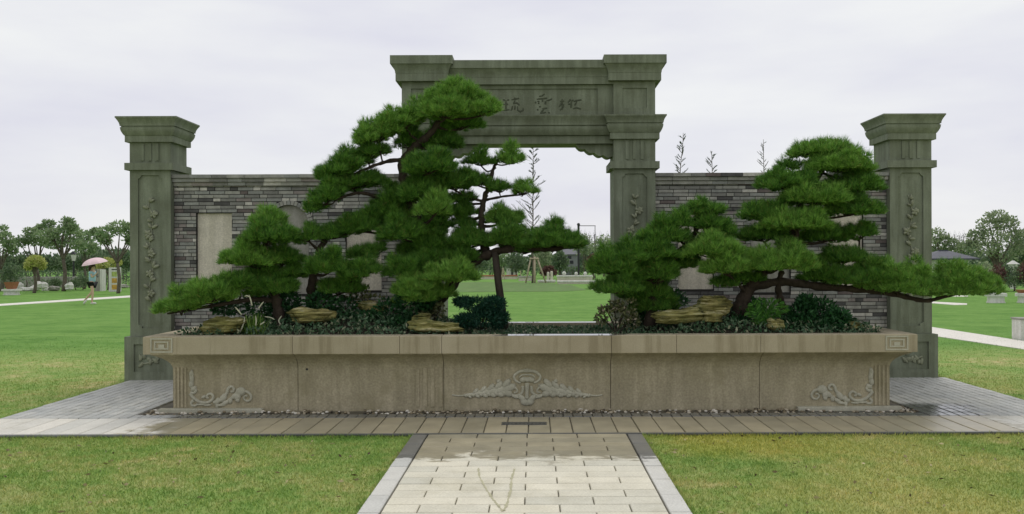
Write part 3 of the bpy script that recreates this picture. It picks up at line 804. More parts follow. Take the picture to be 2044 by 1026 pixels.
brick_wall(GR[1] + .001, RPX[0] - .001, 'grey brick wall behind the low wide pines with long branch', True)

# ------------------------------------------------------------------ planter
PLX0, PLX1 = -3.84, 3.785; BFY, BBY = 9.33, 10.97; RO = .22
pl = empty('stone_planter', ((PLX0 + PLX1) / 2, 10.1, 0), 'long tan stone planter with carved scrolls holding the pines', 'planter')
prof = [(.0, 0), (.47, 0), (.50, .006), (.53, .02), (.56, .045), (.59, .08), (.615, .125), (.634, .165), (.646, .172)]
cuts = [PLX0] + [PX(q, 9.33) for q in (594, 885, 1218, 1515)] + [PLX1]
for i in range(5):
    a, c = cuts[i] + (.003 if i else 0), cuts[i + 1] - (.003 if i < 4 else 0)
    b = MB()
    b.loft([[(a - (o if i == 0 else 0), BFY - o, z), (c + (o if i == 4 else 0), BFY - o, z), (c + (o if i == 4 else 0), BBY + o, z), (a - (o if i == 0 else 0), BBY + o, z)] for z, o in prof])
    b.build('body_panel', M['tan'], pl)
t = NT('tan_rim_granite'); p = t.pos(); sep = t.n('SeparateXYZ'); t.l(p, sep.inputs[0])
a_ = t.noise(p, 3, 6); g_ = t.noise(p, 110, 3); s_ = t.noise(t.map(p, (4, 5, .3)), 2.5, 5, .65)
col = t.ramp(a_, [(.25, (.35, .30, .195)), (.75, (.45, .395, .275))])
col = t.mix(col, t.ramp(g_, [(.3, (.8, .8, .8)), (.7, (1.15, 1.15, 1.15))]), .7, 'MULTIPLY')
col = t.mix(col, t.ramp(s_, [(.36, (.6, .58, .5)), (.5, (1, 1, 1))]), .6, 'MULTIPLY')
wn = t.math('MULTIPLY', t.math('SUBTRACT', t.noise(p, 5, 3), .5), .5)
# a film of water lies on the rim top in the middle
wx = t.sstep(t.math('ADD', t.math('ABSOLUTE', t.math('SUBTRACT', sep.outputs[0], .28)), wn), .72, .6)
wz = t.sstep(sep.outputs[2], .825, .828); wet = t.math('MULTIPLY', wx, wz)
col = t.mix(col, (.16, .15, .12), t.math('MULTIPLY', wet, .8))
t.l(t.math('SUBTRACT', .8, t.math('MULTIPLY', wet, .77)), t.b.inputs['Roughness'])
bm_ = t.n('Bump'); bm_.inputs['Distance'].default_value = .004; t.l(t.math('SUBTRACT', .2, t.math('MULTIPLY', wet, .2)), bm_.inputs['Strength'])
t.l(g_, bm_.inputs['Height']); t.l(bm_.outputs[0], t.b.inputs['Normal'])
M['rim'] = t.set(col)
RX0, RX1, RY0, RY1 = PLX0 - RO, PLX1 + RO - .02, 9.1, 11.2
RW = .2; RZ0, RZ1 = .648, .832
rc = [RX0] + [PX(q, 9.1) for q in (583, 797, 881, 1220, 1350, 1518)] + [RX1]
for ya, yb in ((RY0, RY0 + RW), (RY1 - RW, RY1)):
    for a, c in zip(rc[:-1], rc[1:]):
        b = MB(); b.slab(a + .0022, c - .0022, ya, yb, RZ0, RZ1 + random.uniform(-.001, .001), .006); b.build('rim_slab', M['rim'], pl)
for a, c in ((RX0, RX0 + .24), (RX1 - .24, RX1)):
    b = MB(); b.slab(a, c, RY0 + RW + .003, RY1 - RW - .003, RZ0, RZ1, .006); b.build('rim_slab', M['rim'], pl)
# soil, mounded
n = 40; m = 12; vs = []; fs = []
for j in range(m + 1):
    for i in range(n + 1):
        u, v = i / n, j / m
        X = RX0 + .2 + u * (RX1 - RX0 - .4); Y = RY0 + RW - .01 + v * (RY1 - RY0 - 2 * RW + .02)
        mound = math.sin(math.pi * v) * (.2 * math.exp(-((X + 2.1) / 1.2) ** 2) + .2 * math.exp(-((X - 2.4) / 1.1) ** 2))
        vs.append((X, Y, .772 + mound + random.uniform(-.008, .008)))
for j in range(m):
    for i in range(n): fs.append((j * (n + 1) + i, j * (n + 1) + i + 1, (j + 1) * (n + 1) + i + 1, (j + 1) * (n + 1) + i))
b = MB(); b.add(vs, fs); b.build('soil', M['soil'], pl, True)
def soil_z(X, Y):
    v = (Y - 9.29) / 1.72; v = min(max(v, 0), 1)
    return .772 + math.sin(math.pi * v) * (.2 * math.exp(-((X + 2.1) / 1.2) ** 2) + .2 * math.exp(-((X - 2.4) / 1.1) ** 2))
# fluted pilasters
def flutes(px0, px1, nb, z1=.485):
    b = MB(); xa, xb = PX(px0, 9.33), PX(px1, 9.33); w = (xb - xa) / (nb * 2 - 1)
    for k in range(nb): b.box(xa + 2 * k * w, xa + (2 * k + 1) * w, BFY - .012, BFY - .0005, .06, z1)
    b.build('fluting', M['tan'], pl)
flutes(347, 372, 4); flutes(1744, 1772, 4); flutes(829, 882, 4, .47)
# plinth slabs at both ends
for xa, xb in ((PX(318, 9.3), PX(524, 9.3)), (PX(1590, 9.3), PX(1796, 9.3))):
    b = MB(); b.slab(xa, xb, BFY - .075, BFY - .002, 0, .055, .004); b.build('plinth', M['tan_light'], pl)
# fret motif at the rim ends
def fret(px0, px1, flip):
    b = MB(); xa, xb = PX(px0, 9.1), PX(px1, 9.1); y0, y1 = RY0 - .01, RY0 - .0008; z0, z1 = .667, .817; w = .014
    def fr(q, s_, t0, t1):
        b.box(q, s_, y0, y1, t0, t0 + w); b.box(q, s_, y0, y1, t1 - w, t1); b.box(q, q + w, y0, y1, t0 + w, t1 - w); b.box(s_ - w, s_, y0, y1, t0 + w, t1 - w)
    fr(xa, xb, z0, z1); k = .04
    fr(xa + k, xb - k, z0 + .033, z1 - .033)
    b.box((xa + xb) / 2 - .03, (xa + xb) / 2 + .03, y0, y1, .713, .752)
    b.build('fret_carving', M['tan_light'], pl)
fret(300, 344, 0); fret(1767, 1812, 1)
# carved scrolls at the two corners
def cz(u, v): q = P(330 + u / 8.55, 710 + v / 8.55, BFY); return Vector((q.x, BFY - .004, q.z))
MX = (PLX0 + PLX1) / 2
def smooth(pts, k=5):
    out_ = []
    for i in range(len(pts) - 1):
        p0, p1, p2, p3 = pts[max(i - 1, 0)], pts[i], pts[i + 1], pts[min(i + 2, len(pts) - 1)]
        for j in range(k):
            t_ = j / k
            out_.append(.5 * ((2 * p1) + (p2 - p0) * t_ + (2 * p0 - 5 * p1 + 4 * p2 - p3) * t_ ** 2 + (3 * p1 - p0 - 3 * p2 + p3) * t_ ** 3))
    out_.append(pts[-1]); return out_
def scroll_carving(mirror):
    def T(p): return Vector((2 * MX - p.x, p.y, p.z)) if mirror else p
    b = MB()
    def st(pts, r0, r1):
        ps = smooth([T(cz(*q)) for q in pts]); n_ = len(ps)
        b.tube(ps, [r0 + (r1 - r0) * i / (n_ - 1) for i in range(n_)], 8, 0, .9)
    def lf(u, v, l, w, a):
        if mirror: a = math.pi - a
        leafblob(b, T(cz(u, v)), l, w, a, .02)
    st([(420, 640), (480, 720), (580, 785), (700, 800), (790, 755), (812, 690), (770, 648), (715, 665), (705, 710), (735, 720)], .02, .011)
    st([(440, 250), (465, 330), (440, 420), (425, 500), (470, 560), (520, 590), (490, 630), (430, 630)], .012, .018)
    lf(440, 300, .045, .022, 1.3); lf(450, 390, .05, .026, 1.7); lf(440, 480, .045, .028, 1.4); lf(480, 560, .04, .026, .6)
    st([(480, 760), (440, 800), (450, 845), (510, 850), (545, 815)], .018, .010)
    lf(600, 830, .06, .012, 0); lf(720, 840, .05, .012, .05); lf(650, 700, .03, .018, .5)
    st([(820, 800), (880, 780), (960, 740), (1040, 640), (1070, 560), (1120, 525), (1165, 560), (1150, 610), (1110, 610)], .022, .012)
    st([(900, 850), (1000, 810), (1090, 740), (1180, 660), (1230, 580)], .014, .010)
    lf(880, 780, .05, .028, 1.1); lf(880, 850, .035, .02, 1.5); lf(980, 720, .06, .034, .9); lf(1020, 800, .05, .024, .5); lf(1110, 770, .035, .02, 1.3); lf(960, 840, .05, .015, .1)
    lf(1280, 610, .06, .05, .3); lf(1230, 700, .05, .034, 1.2); lf(1230, 750, .03, .026, 1.4); lf(1180, 690, .05, .03, .7)
    st([(1330, 600), (1410, 625), (1460, 690), (1440, 755), (1380, 770), (1335, 730), (1350, 685), (1395, 690)], .016, .009)
    b.build('scroll_carving', M['tan_light'], pl, True)
scroll_carving(False); scroll_carving(True)
# carved crest in the middle
def cc(u, v): q = P(880 + u / 6.01, 720 + v / 6.01, BFY); return Vector((q.x, BFY - .003, q.z))
b = MB()
CU = 1030
for s_ in (1, -1):
    def T(u, v): return cc(CU + (u - CU) * s_, v)
    def st(pts, r0, r1):
        ps = smooth([T(*q) for q in pts]); n_ = len(ps); b.tube(ps, [r0 + (r1 - r0) * i / (n_ - 1) for i in range(n_)], 8, 0, .9)
    def lf(u, v, l, w, a): leafblob(b, T(u, v), l, w, a if s_ > 0 else math.pi - a, .022)
    st([(1030, 120), (1120, 128), (1185, 180), (1170, 235), (1110, 265)], .018, .012)
    st([(1030, 165), (1090, 172), (1125, 200)], .01, .008)
    st([(1080, 300), (1090, 380), (1150, 415), (1230, 400), (1255, 350), (1215, 315), (1165, 330), (1150, 370), (1190, 385)], .016, .010)
    lf(1075, 225, .045, .03, -.3); lf(1060, 110, .02, .014, .2)
    for k in range(6):
        u = 1275 + k * 92; v = 325 + k * 14; l = .115 - k * .011
        lf(u, v + 15, l, .046 - k * .005, -.42 + .05 * k)
        lf(u - 15, v + 62 - k * 6, l * .5, .04 - k * .005, .6)
        lf(u + 35, v + 52 - k * 6, l * .42, .034 - k * .004, 1.0)
        if k < 5: lf(u + 5, v - 52 + k * 9, l * .6, .034 - k * .003, -.85)
    st([(1250, 300), (1380, 320), (1560, 350), (1720, 400), (1850, 418), (1930, 408)], .013, .007)
    lf(1370, 245, .026, .024, .2); lf(1380, 355, .026, .034, 1.2)
    lf(1090, 450, .06, .03, .8); lf(1170, 430, .05, .02, .3)
    lf(1065, 490, .05, .04, .75)
b.tube(smooth([cc(1030, 265), cc(1028, 350), cc(1026, 455)]), [.024] * 5 + [.02] * 5 + [.022], 10, 0, .9)
b.ball(cc(1030, 225), (.04, .03, .028)); b.ball(cc(1030, 105), (.02, .02, .014)); b.ball(cc(1026, 500), (.045, .016, .035))
b.build('crest_carving', M['tan_light'], pl, True)
b = MB()
for px, py in ((604, 725), (612, 737)):
    q = P(px, py, BFY); b.ball((q.x, BFY - .0005, q.z), (.013, .003, .013))
b.build('drain_hole', M['black'], pl)

# ------------------------------------------------------------------ foliage builders
def needle_pad(name, q, mat, parent, dens=1.0, nl=.078):
    x0, y0, x1, y1, h, D, br = q
    A = np.array(P(x0, y0, D)); B = np.array(P(x1, y1, D)); w = np.linalg.norm(B - A); H = h / F * D
    ex = (B - A) / w; A = A + ex * .012; w -= .024; H = max(H * 1.12 - .035, .05)
    ry = min(max(w * .5, .17), .38); nc = max(8, int(math.pi * w / 2 * ry / .0078 * dens))
    pts = []
    for _ in range(nc):
        best = None
        for _k in range(5):
            t_ = RNG.uniform(0, 6.283); r_ = math.sqrt(RNG.uniform(0, 1)); c = np.array([r_ * math.cos(t_), r_ * math.sin(t_)])
            d_ = min([((c - p_) ** 2 * np.array([w * w, ry * ry * 4])).sum() for p_ in pts] or [9])
            if best is None or d_ > best[0]: best = (d_, c)
        pts.append(best[1])
    tp, tn = [], []
    ph = RNG.uniform(0, 6, 3)
    for c in pts:
        r2 = (c ** 2).sum(); bump = .8 + .22 * math.sin(c[0] * 5 + ph[0]) + .15 * math.sin(c[0] * 11 + ph[1])
        z = H * math.sqrt(max(0, 1 - r2)) * bump * RNG.uniform(.75, 1.12)
        ctr = A + ex * w * (c[0] + 1) / 2 + np.array([0, c[1] * ry, z + RNG.uniform(-.012, .012)])
        rc = RNG.uniform(.06, .105) * (1.1 - .3 * r2); n = int(RNG.uniform(22, 34))
        layers = [0.0] + ([-.055] if z > .07 else []) + ([-.12] if z > .13 else []) + ([-.18] if z > .19 else [])
        for dz in layers:
            d = unit(RNG.normal(size=(n, 3))); d[:, 2] = np.abs(d[:, 2]) * .9 - .12
            d[:, :2] += np.array([ex[0] * c[0] * .35, c[1] * .35])
            d = unit(d); tp.append(ctr + np.array([0, 0, dz]) + d * rc * np.array([1, 1, .75]) * RNG.uniform(.35, 1, (n, 1)) - np.array([0, 0, .02]))
            e = d.copy(); e[:, 2] += .75; tn.append(unit(e))
    tp = np.concatenate(tp); tn = np.concatenate(tn); k = 12; n = len(tp)
    base = np.repeat(tp, k, 0) + RNG.normal(0, .004, (n * k, 3))
    d = unit(np.repeat(tn, k, 0) + RNG.normal(0, .36, (n * k, 3)))
    v, f = blades(base, d, nl * RNG.uniform(.6, 1.2, n * k), RNG.uniform(.003, .0066, n * k))
    return np_mesh(name, v, f, mat, parent)

def bez(pts, k=6): return smooth([Vector(p) for p in pts], k)
def nearest(path, p):
    bi = min(range(len(path)), key=lambda i: (path[i][0] - p).length + max(0, (path[i][0].z - p.z)) * 1.2); return path[bi]

def pine(label, base, stems, pads, group='pines growing in the stone planter'):
    root = empty('pine_tree', base, label, 'pine tree', group)
    allp = []
    for si, (pts, r0, r1) in enumerate(stems):
        ps = bez(pts, 7); n = len(ps)
        rad = [(r0 + (r1 - r0) * (i / (n - 1)) ** .8) * (1 + .14 * math.sin(i * 1.9 + si) + random.uniform(-.08, .08)) for i in range(n)]
        ps = [p + Vector((random.uniform(-.008, .008), random.uniform(-.01, .01), 0)) for p in ps]
        b = MB(); b.tube(ps, rad, 9); b.build('trunk' if si == 0 else 'limb', M['bark'], root, True)
        allp += [(p, r) for p, r in zip(ps, rad)]
    for q in pads:
        x0, y0, x1, y1, h, D, br = q
        c = (P(x0, y0, D) + P(x1, y1, D)) / 2; c.z -= .01
        s, sr = nearest(allp, c)
        mid = s.lerp(c, .5) + Vector((random.uniform(-.03, .03), random.uniform(-.03, .03), -.03 + random.uniform(-.02, .02)))
        b = MB(); ps = bez([s, mid, c], 6); r0 = min(sr * .5, .028)
        b.tube(ps, [r0 + (.009 - r0) * i / (len(ps) - 1) for i in range(len(ps))], 6)
        for e in range(5):
            t_ = P(x0 + (x1 - x0) * (.1 + .2 * e), y0 + (y1 - y0) * (.1 + .2 * e) - h * .3, D); t_.y += random.uniform(-.18, .18)
            b.tube(bez([c.lerp(s, .15 * random.random()), c.lerp(t_, .5) - Vector((0, 0, .015)), t_], 3), [.010, .009, .008, .006, .005, .004, .003], 5)
        br_ = b.build('branch', M['bark'], root, True)
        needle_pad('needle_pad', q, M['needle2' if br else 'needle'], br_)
    return root

def V3(px, py, D): return P(px, py, D)
pine('tallest pine with layered pads climbing in front of the stone gateway', (PX(862, 10.2), 10.2, .8),
     [([V3(864, 662, 10.2), V3(846, 610, 10.2), V3(838, 550, 10.25), V3(842, 490, 10.25), V3(828, 430, 10.25), V3(808, 370, 10.25), V3(806, 325, 10.25), V3(826, 295, 10.25), V3(858, 268, 10.2), V3(878, 238, 10.15), V3(898, 205, 10.15)], .105, .026),
      ([V3(852, 630, 10.2), V3(884, 588, 10.2), V3(922, 548, 10.2), V3(958, 515, 10.2), V3(1000, 500, 10.15), V3(1050, 495, 10.1), V3(1100, 497, 10.1), V3(1150, 489, 10.1)], .085, .022),
      ([V3(972, 512, 10.2), V3(962, 470, 10.35), V3(962, 428, 10.4), V3(967, 398, 10.45), V3(976, 370, 10.45), V3(986, 338, 10.5), V3(994, 318, 10.5)], .055, .016),
      ([V3(815, 318, 10.25), V3(775, 322, 10.2), V3(735, 335, 10.1), V3(690, 358, 10.05)], .03, .012),
      ([V3(822, 415, 10.25), V3(760, 395, 10.25), V3(715, 385, 10.1), V3(670, 400, 10.0)], .034, .012),
      ([V3(966, 400, 10.45), V3(1005, 392, 10.42), V3(1050, 388, 10.4)], .02, .008)], T1)
pine('slender leaning pine with bare trunk before the brick wall and arched niche', (PX(621, 10.0), 10.0, .8),
     [([V3(620, 655, 10.0), V3(621, 600, 10.0), V3(624, 560, 10.0), V3(633, 515, 10.0), V3(648, 478, 10.05), V3(665, 452, 10.1), V3(700, 432, 10.15)], .075, .02)], TB)
pine('bushy low pine with one drooping pad reaching past the outer pillar', (PX(558, 9.8), 9.8, .8),
     [([V3(560, 655, 9.8), V3(552, 600, 9.8), V3(538, 550, 9.8), V3(528, 500, 9.75), V3(536, 450, 9.8), V3(538, 430, 9.8)], .07, .018),
      ([V3(548, 600, 9.8), V3(500, 598, 9.7), V3(440, 608, 9.55), V3(380, 618, 9.5), V3(335, 626, 9.45)], .035, .01)], TC)
pine('rounded dark pine beside the gateway opening with low hanging pads', (PX(1300, 9.9), 9.9, .8),
     [([V3(1296, 655, 9.9), V3(1304, 600, 9.9), V3(1318, 555, 9.85), V3(1345, 515, 9.85), V3(1378, 480, 9.9), V3(1392, 450, 9.9), V3(1398, 430, 9.9)], .075, .018),
      ([V3(1318, 555, 9.85), V3(1280, 540, 9.75), V3(1230, 545, 9.65)], .035, .012)], TD)
pine('broad layered pine sending one long branch across the outer pillar', (PX(1478, 9.9), 9.9, .8),
     [([V3(1462, 660, 9.9), V3(1476, 615, 9.9), V3(1492, 580, 9.9), V3(1520, 545, 9.9), V3(1560, 505, 9.9), V3(1588, 460, 9.9), V3(1595, 415, 9.9), V3(1612, 375, 9.95), V3(1640, 345, 10.0), V3(1645, 315, 10.05)], .1, .022),
      ([V3(1500, 572, 9.9), V3(1560, 562, 9.95), V3(1640, 572, 9.95), V3(1720, 578, 9.9), V3(1790, 588, 9.88), V3(1845, 600, 9.85), V3(1885, 592, 9.82), V3(1945, 578, 9.8)], .06, .014),
      ([V3(1566, 660, 10.0), V3(1562, 610, 10.0), V3(1552, 575, 9.95), V3(1560, 540, 9.95)], .05, .03)], TE)

b = MB(); b.tube([V3(988, 503, 10.12), V3(994, 560, 10.1), V3(1008, 664, 10.08)], [.04, .043, .048], 9)
tag(b.build('support_pole', M['pole'], None, True), "dark wooden prop standing under the tall pine's sideways limb", 'prop')

# ------------------------------------------------------------------ planter plants
def leafmass(name, centers, radii, n, ln, wd, mat, parent, up=.3, shell=.5):
    P_ = []; D_ = []
    for c, r in zip(centers, radii):
        d = unit(RNG.normal(size=(n, 3))); rad = RNG.uniform(shell, 1, (n, 1))
        P_.append(np.array(c) + d * rad * np.array(r)); dd = d + RNG.normal(0, .6, (n, 3)); dd[:, 2] += up; D_.append(unit(dd))
    p = np.concatenate(P_); d = np.concatenate(D_); k = len(p)
    v, f = leaves(p, d, ln * RNG.uniform(.6, 1.2, k), wd * RNG.uniform(.7, 1.2, k))
    return np_mesh(name, v, f, mat, parent)

def shrub(name, label, cat, blobs, D, n, ln, wd, mat, up=.3, stems=4):
    """blobs: (px, py, rx px, ry px)"""
    cs = [P(a, c, D + RNG.uniform(-.12, .12)) for a, c, *_ in blobs]; rs = [(r[2] / F * D, min(r[2] / F * D, .25), r[3] / F * D) for r in blobs]
    bx = sum(c.x for c in cs) / len(cs); base = Vector((bx, D, soil_z(bx, D) - .01))
    root = empty(name, base, label, cat)
    b = MB()
    for c in cs: b.tube(bez([base + Vector((random.uniform(-.03, .03), 0, 0)), base.lerp(c, .5) + Vector((0, 0, .02)), c], 4), .008, 5)
    b.build('stem', M['bark'], root, True)
    leafmass('leaf_crown', cs, rs, n, ln, wd, mat, root, up)
    return root
shrub('juniper_shrub', 'low dark juniper in two tiers beside the wooden prop', 'shrub', [(955, 607, 42, 13), (925, 602, 20, 7), (985, 607, 24, 14), (965, 635, 48, 15), (930, 640, 26, 12), (995, 635, 20, 20), (965, 622, 20, 12)], 9.75, 1100, .05, .012, M['juniper'])
shrub('variegated_shrub', 'leggy variegated shrub at the gateway edge under the rounded pine', 'shrub', [(1240, 632, 20, 20), (1225, 612, 18, 12), (1250, 610, 22, 16), (1200, 635, 12, 14), (1210, 618, 14, 6), (1262, 640, 16, 16)], 9.7, 130, .045, .026, M['variegated'])
shrub('variegated_shrub', 'small variegated shrub behind the flat rock near the tall trunk', 'shrub', [(862, 625, 16, 12), (845, 632, 12, 10), (878, 618, 12, 16)], 9.9, 130, .042, .025, M['variegated'])
shrub('variegated_shrub', 'pale-leaved shrub half hidden between the slender pine and tall pine', 'shrub', [(722, 582, 22, 14), (745, 600, 22, 12), (700, 592, 16, 12)], 10.2, 120, .045, .026, M['variegated'])
shrub('broadleaf_shrub', 'dark glossy shrub before the brick wall below the long branch', 'shrub', [(1600, 628, 32, 24), (1640, 622, 30, 26), (1670, 636, 28, 18), (1590, 645, 30, 14), (1650, 645, 40, 12), (1610, 605, 20, 14)], 9.75, 420, .06, .032, M['shrub'])
shrub('broadleaf_shrub', 'dark shrub hiding the foot of the broad layered pine', 'shrub', [(1480, 630, 28, 22), (1500, 610, 20, 16), (1470, 645, 22, 12)], 9.85, 320, .055, .03, M['shrub'])
shrub('broadleaf_shrub', 'dark shrub between the bushy pine and the upright striped leaves', 'shrub', [(520, 612, 40, 22), (560, 622, 34, 26), (575, 600, 26, 20), (450, 615, 26, 12)], 9.95, 420, .055, .028, M['shrub'])
shrub('broadleaf_shrub', 'dark shrub behind the oval rock at the slender pine foot', 'shrub', [(640, 602, 30, 18), (690, 615, 36, 24), (660, 640, 36, 14), (735, 635, 30, 14)], 9.95, 420, .055, .028, M['shrub'])
shrub('broadleaf_shrub', 'dark shrub filling the hollow under the tallest pine', 'shrub', [(780, 620, 36, 24), (820, 605, 36, 24), (800, 645, 40, 12), (850, 600, 24, 20)], 9.9, 450, .055, .028, M['shrub'])
shrub('broadleaf_shrub', 'dark shrub between the long layered rock and rounded pine', 'shrub', [(1300, 612, 34, 26), (1340, 600, 34, 22), (1280, 640, 30, 14)], 10.0, 420, .055, .028, M['shrub'])
# upright striped leaves
D = 9.55
root = empty('strap_leaf_plant', (PX(508, D), D, soil_z(-3, D)), 'upright strap-leaved plant with pale blades beside the sloping rock', 'plant')
n = 260; bx = np.stack([RNG.normal(PX(508, D), .06, n), RNG.normal(D, .05, n), np.full(n, .78)], 1)
d = unit(np.stack([RNG.normal(0, .28, n), RNG.normal(0, .2, n), np.ones(n)], 1)); v, f = leaves(bx, d, RNG.uniform(.12, .3, n), RNG.uniform(.008, .016, n)); np_mesh('leaf_clump', v, f, M['blade'], root)
for pts in ([(478, 664), (486, 645), (488, 632)], [(503, 610), (500, 598), (497, 588)], [(516, 615), (521, 608), (526, 602)], [(482, 628), (474, 618), (468, 612)], [(510, 650), (511, 640), (510, 630)], [(519, 648), (524, 645), (528, 642)], [(497, 592), (492, 590), (488, 592)]):
    b = MB(); ps = bez([V3(px, py, D - .12) for px, py in pts], 4); b.tube(ps, [.008] * (len(ps) - 3) + [.006, .004, .002], 5, 0, .4); b.build('pale_blade', M['paleblade'], root, True)
for i, pts in enumerate((((528, 632), (540, 634), (548, 638)), ((560, 648), (556, 640), (562, 630)))):
    b = MB(); ps = bez([V3(px, py, D + .05) for px, py in pts], 4); b.tube(ps, [.007] * (len(ps) - 2) + [.005, .002], 5, 0, .4)
    tag(b.build('fallen_leaf', M['paleblade'], None, True), ['pale dry leaf lying flat right of the striped plant', 'pale curled leaf standing before the oval rock'][i], 'leaf')
# fern
D = 9.55; c0 = V3(1518, 655, D)
root = empty('fern_plant', c0, 'bright fern with spreading fronds beside the small round rock', 'fern')
for i, (px, py) in enumerate(((1560, 600), (1572, 614), (1545, 598), (1520, 596), (1500, 604), (1555, 626), (1490, 622), (1535, 610))):
    tip = V3(px, py, D - .15 + .06 * (i % 4)); mid = c0.lerp(tip, .55) + Vector((0, 0, .05)); ps = bez([c0, mid, tip], 8)
    pp = []; dd = []; ll = []
    for j in range(2, len(ps) - 1):
        t_ = (ps[j + 1] - ps[j - 1]).normalized(); s_ = t_.cross(Vector((0, 1, .3))).normalized()
        for sg in (-1, 1):
            for k in range(2):
                pp.append(ps[j].lerp(ps[j + 1], k * .5)); dd.append((s_ * sg + t_ * .7 + Vector((0, random.uniform(-.3, .3), 0))).normalized()); ll.append(.07 * math.sin(math.pi * (j / len(ps)) ** .8) + .02)
    v, f = leaves(np.array(pp), np.array(dd), np.array(ll), np.full(len(pp), .014))
    np_mesh('frond', v, f, M['fern'], root)
# ground cover
n = 26000; X = RNG.uniform(RX0 + .26, RX1 - .26, n); Y = RNG.uniform(9.3, 10.98, n); k = np.ones(n, bool)
bz = np.array([soil_z(a, c) for a, c in zip(X, Y)]); pat = np.sin(X * 5 + 1.3) * np.sin(Y * 7) + RNG.normal(0, .5, n)
k = (pat > -.8) & (RNG.random(n) < np.where(bz > .88, .5, 1)) & ((np.abs(X) > 1.1) | (RNG.random(n) < .75)); X, Y, bz = X[k], Y[k], bz[k]; n = len(X)
dd = unit(np.stack([RNG.normal(0, 1, n), RNG.normal(0, 1, n), RNG.uniform(.2, 1.4, n)], 1))
mid = np.exp(-(X - .35) ** 2 / .7)
v, f = leaves(np.stack([X, Y, bz + RNG.uniform(0, 1, n) ** 1.3 * np.where(np.abs(X - .3) > 1.25, .095, .045) * (1 - .55 * mid)], 1), dd, RNG.uniform(.02, .075, n) * (1 - .4 * mid), RNG.uniform(.012, .034, n))
tag(np_mesh('groundcover', v, f, M['cover']), 'low leafy ground cover over the planter soil', kind='stuff')

# ------------------------------------------------------------------ rocks
def rock(label, px, py, w, h, D, seed, tilt=0.0, name='layered_rock', mat=None, group='layered yellow rocks in the planter', dep=.16, seg=44, rin=22):
    r = np.random.default_rng(seed); b = MB(); W_, H_ = w / F * D / 2, h / F * D / 2
    b.ball((0, 0, 0), (1, 1, 1), None, seg, rin)
    vs = np.array(b.v); out_ = []
    ph = r.uniform(0, 6, 8); c = P(px, py, D); sk = min(1.4, max(1.0, (c.z - soil_z(c.x, D) + .02) / H_) if 'planter' in group and 'high' not in label else max(1.0, (c.z + .03) / H_))
    for x, y, z in vs:
        s = lambda q, pw: math.copysign(abs(q) ** pw, q)
        X, Y, Z = s(x, .72), s(y, .8), s(z, .6)
        layer = math.floor((Z + 1) * 2.7); st = (.93 + .085 * math.sin(layer * 2.3 + ph[0]))
        wob = 1 + .09 * math.sin(5 * X + ph[1] + layer) + .06 * math.sin(9 * X + ph[2]) + .05 * math.sin(13 * Y + ph[3])
        top = 1 + .2 * math.sin(2.4 * X + ph[4]) + .12 * math.sin(6 * X + ph[5]) + .05 * math.sin(15 * X + ph[6])
        rg = 1 + r.normal(0, .022); wob *= rg; top *= 1 + r.normal(0, .05)
        out_.append((X * W_ * st * wob, Y * dep * st * wob, Z * H_ * (top if Z > 0 else sk)))
    b.v = out_
    c = P(px, py, D); root_z = c.z
    o = tag(b.build(name, mat or M['rock'], None, False), label, 'rock', group)
    o.location = c; o.rotation_euler = (0, -tilt, r.uniform(-.2, .2))
    return o
rock('long sloping layered rock at the planter corner by the striped plant', 445, 649, 96, 26, 9.5, 1, .12)
rock('oval layered rock in front of the slender leaning pine', 622, 627, 94, 25, 9.7, 2, .0)
rock('dim flat rock under the pale-leaved shrub', 742, 610, 62, 18, 10.1, 3, -.2)
rock('flat striped rock left of the dark juniper', 866, 650, 108, 20, 9.5, 4, -.04)
rock('small grey rock just behind the flat striped rock', 842, 633, 36, 14, 9.65, 5, 0)
rock('long low layered rock under the rounded dark pine', 1352, 629, 112, 24, 9.6, 6, .05)
rock('high blocky rock resting behind the long low rock', 1424, 609, 74, 32, 9.8, 7, .02)
rock('stubby rock wedged beside the long low layered rock', 1418, 630, 50, 20, 9.65, 12, 0)
rock('small rounded rock right of the bright fern', 1547, 646, 32, 20, 9.5, 9, 0)
rock('pale stub of rock by the brick wall, right of dark shrub', 1702, 648, 34, 14, 9.7, 10, 0)

# ------------------------------------------------------------------ background trees
def crown_mesh(name, clumps, leaf, n, mat, parent, up=.35):
    """clumps: (x,y,z,rx,ry,rz) ; leaf clumps over the crown's volume"""
    return leafmass(name, [c[:3] for c in clumps], [c[3:] for c in clumps], n, leaf, leaf * .6, mat, parent, up, .35)
def trunk_mesh(base, tips, r, mat, parent, fork=.45):
    b = MB(); base = Vector(base); top = sum((Vector(t_) for t_ in tips), Vector()) / len(tips)
    f = base.lerp(Vector((base.x * .4 + top.x * .6, base.y * .4 + top.y * .6, top.z)), fork); f.z = base.z + (top.z - base.z) * fork
    b.tube(bez([base, base.lerp(f, .5) + Vector((r * .6, 0, 0)), f], 4), [r * (.8 - .03 * i) for i in range(9)], 7)
    for t_ in tips:
        t_ = Vector(t_); m = f.lerp(t_, .5) + Vector((random.uniform(-1, 1) * r, random.uniform(-1, 1) * r, r * .8))
        b.tube(bez([f, m, t_], 4), [r * .4 - r * .036 * i for i in range(9)], 5)
    b.build('trunk', mat, parent, True)
def bgtree(name, label, pxc, base_py, D, blobs, leaf, n, mat, bark='bark_grey', r=.12, cat='tree', group=None, fork=.45, base=None):
    """blobs in photo px (px, py, rx, ry)"""
    z0 = 0.0
    bpt = Vector((PX(pxc, D), D, z0)); root = empty(name, bpt, label, cat, group)
    cl = []
    for a, c, rx, ry in blobs:
        q = P(a, c, D + random.uniform(-.6, .6)); cl.append((q.x, q.y, q.z, rx / F * D, max(rx, ry) / F * D * .9, ry / F * D))
    trunk_mesh(bpt, [c[:3] for c in cl], r, M[bark], root, fork)
    crown_mesh('crown', cl, leaf * .85, int(n * .72), M[mat], root)
    return root
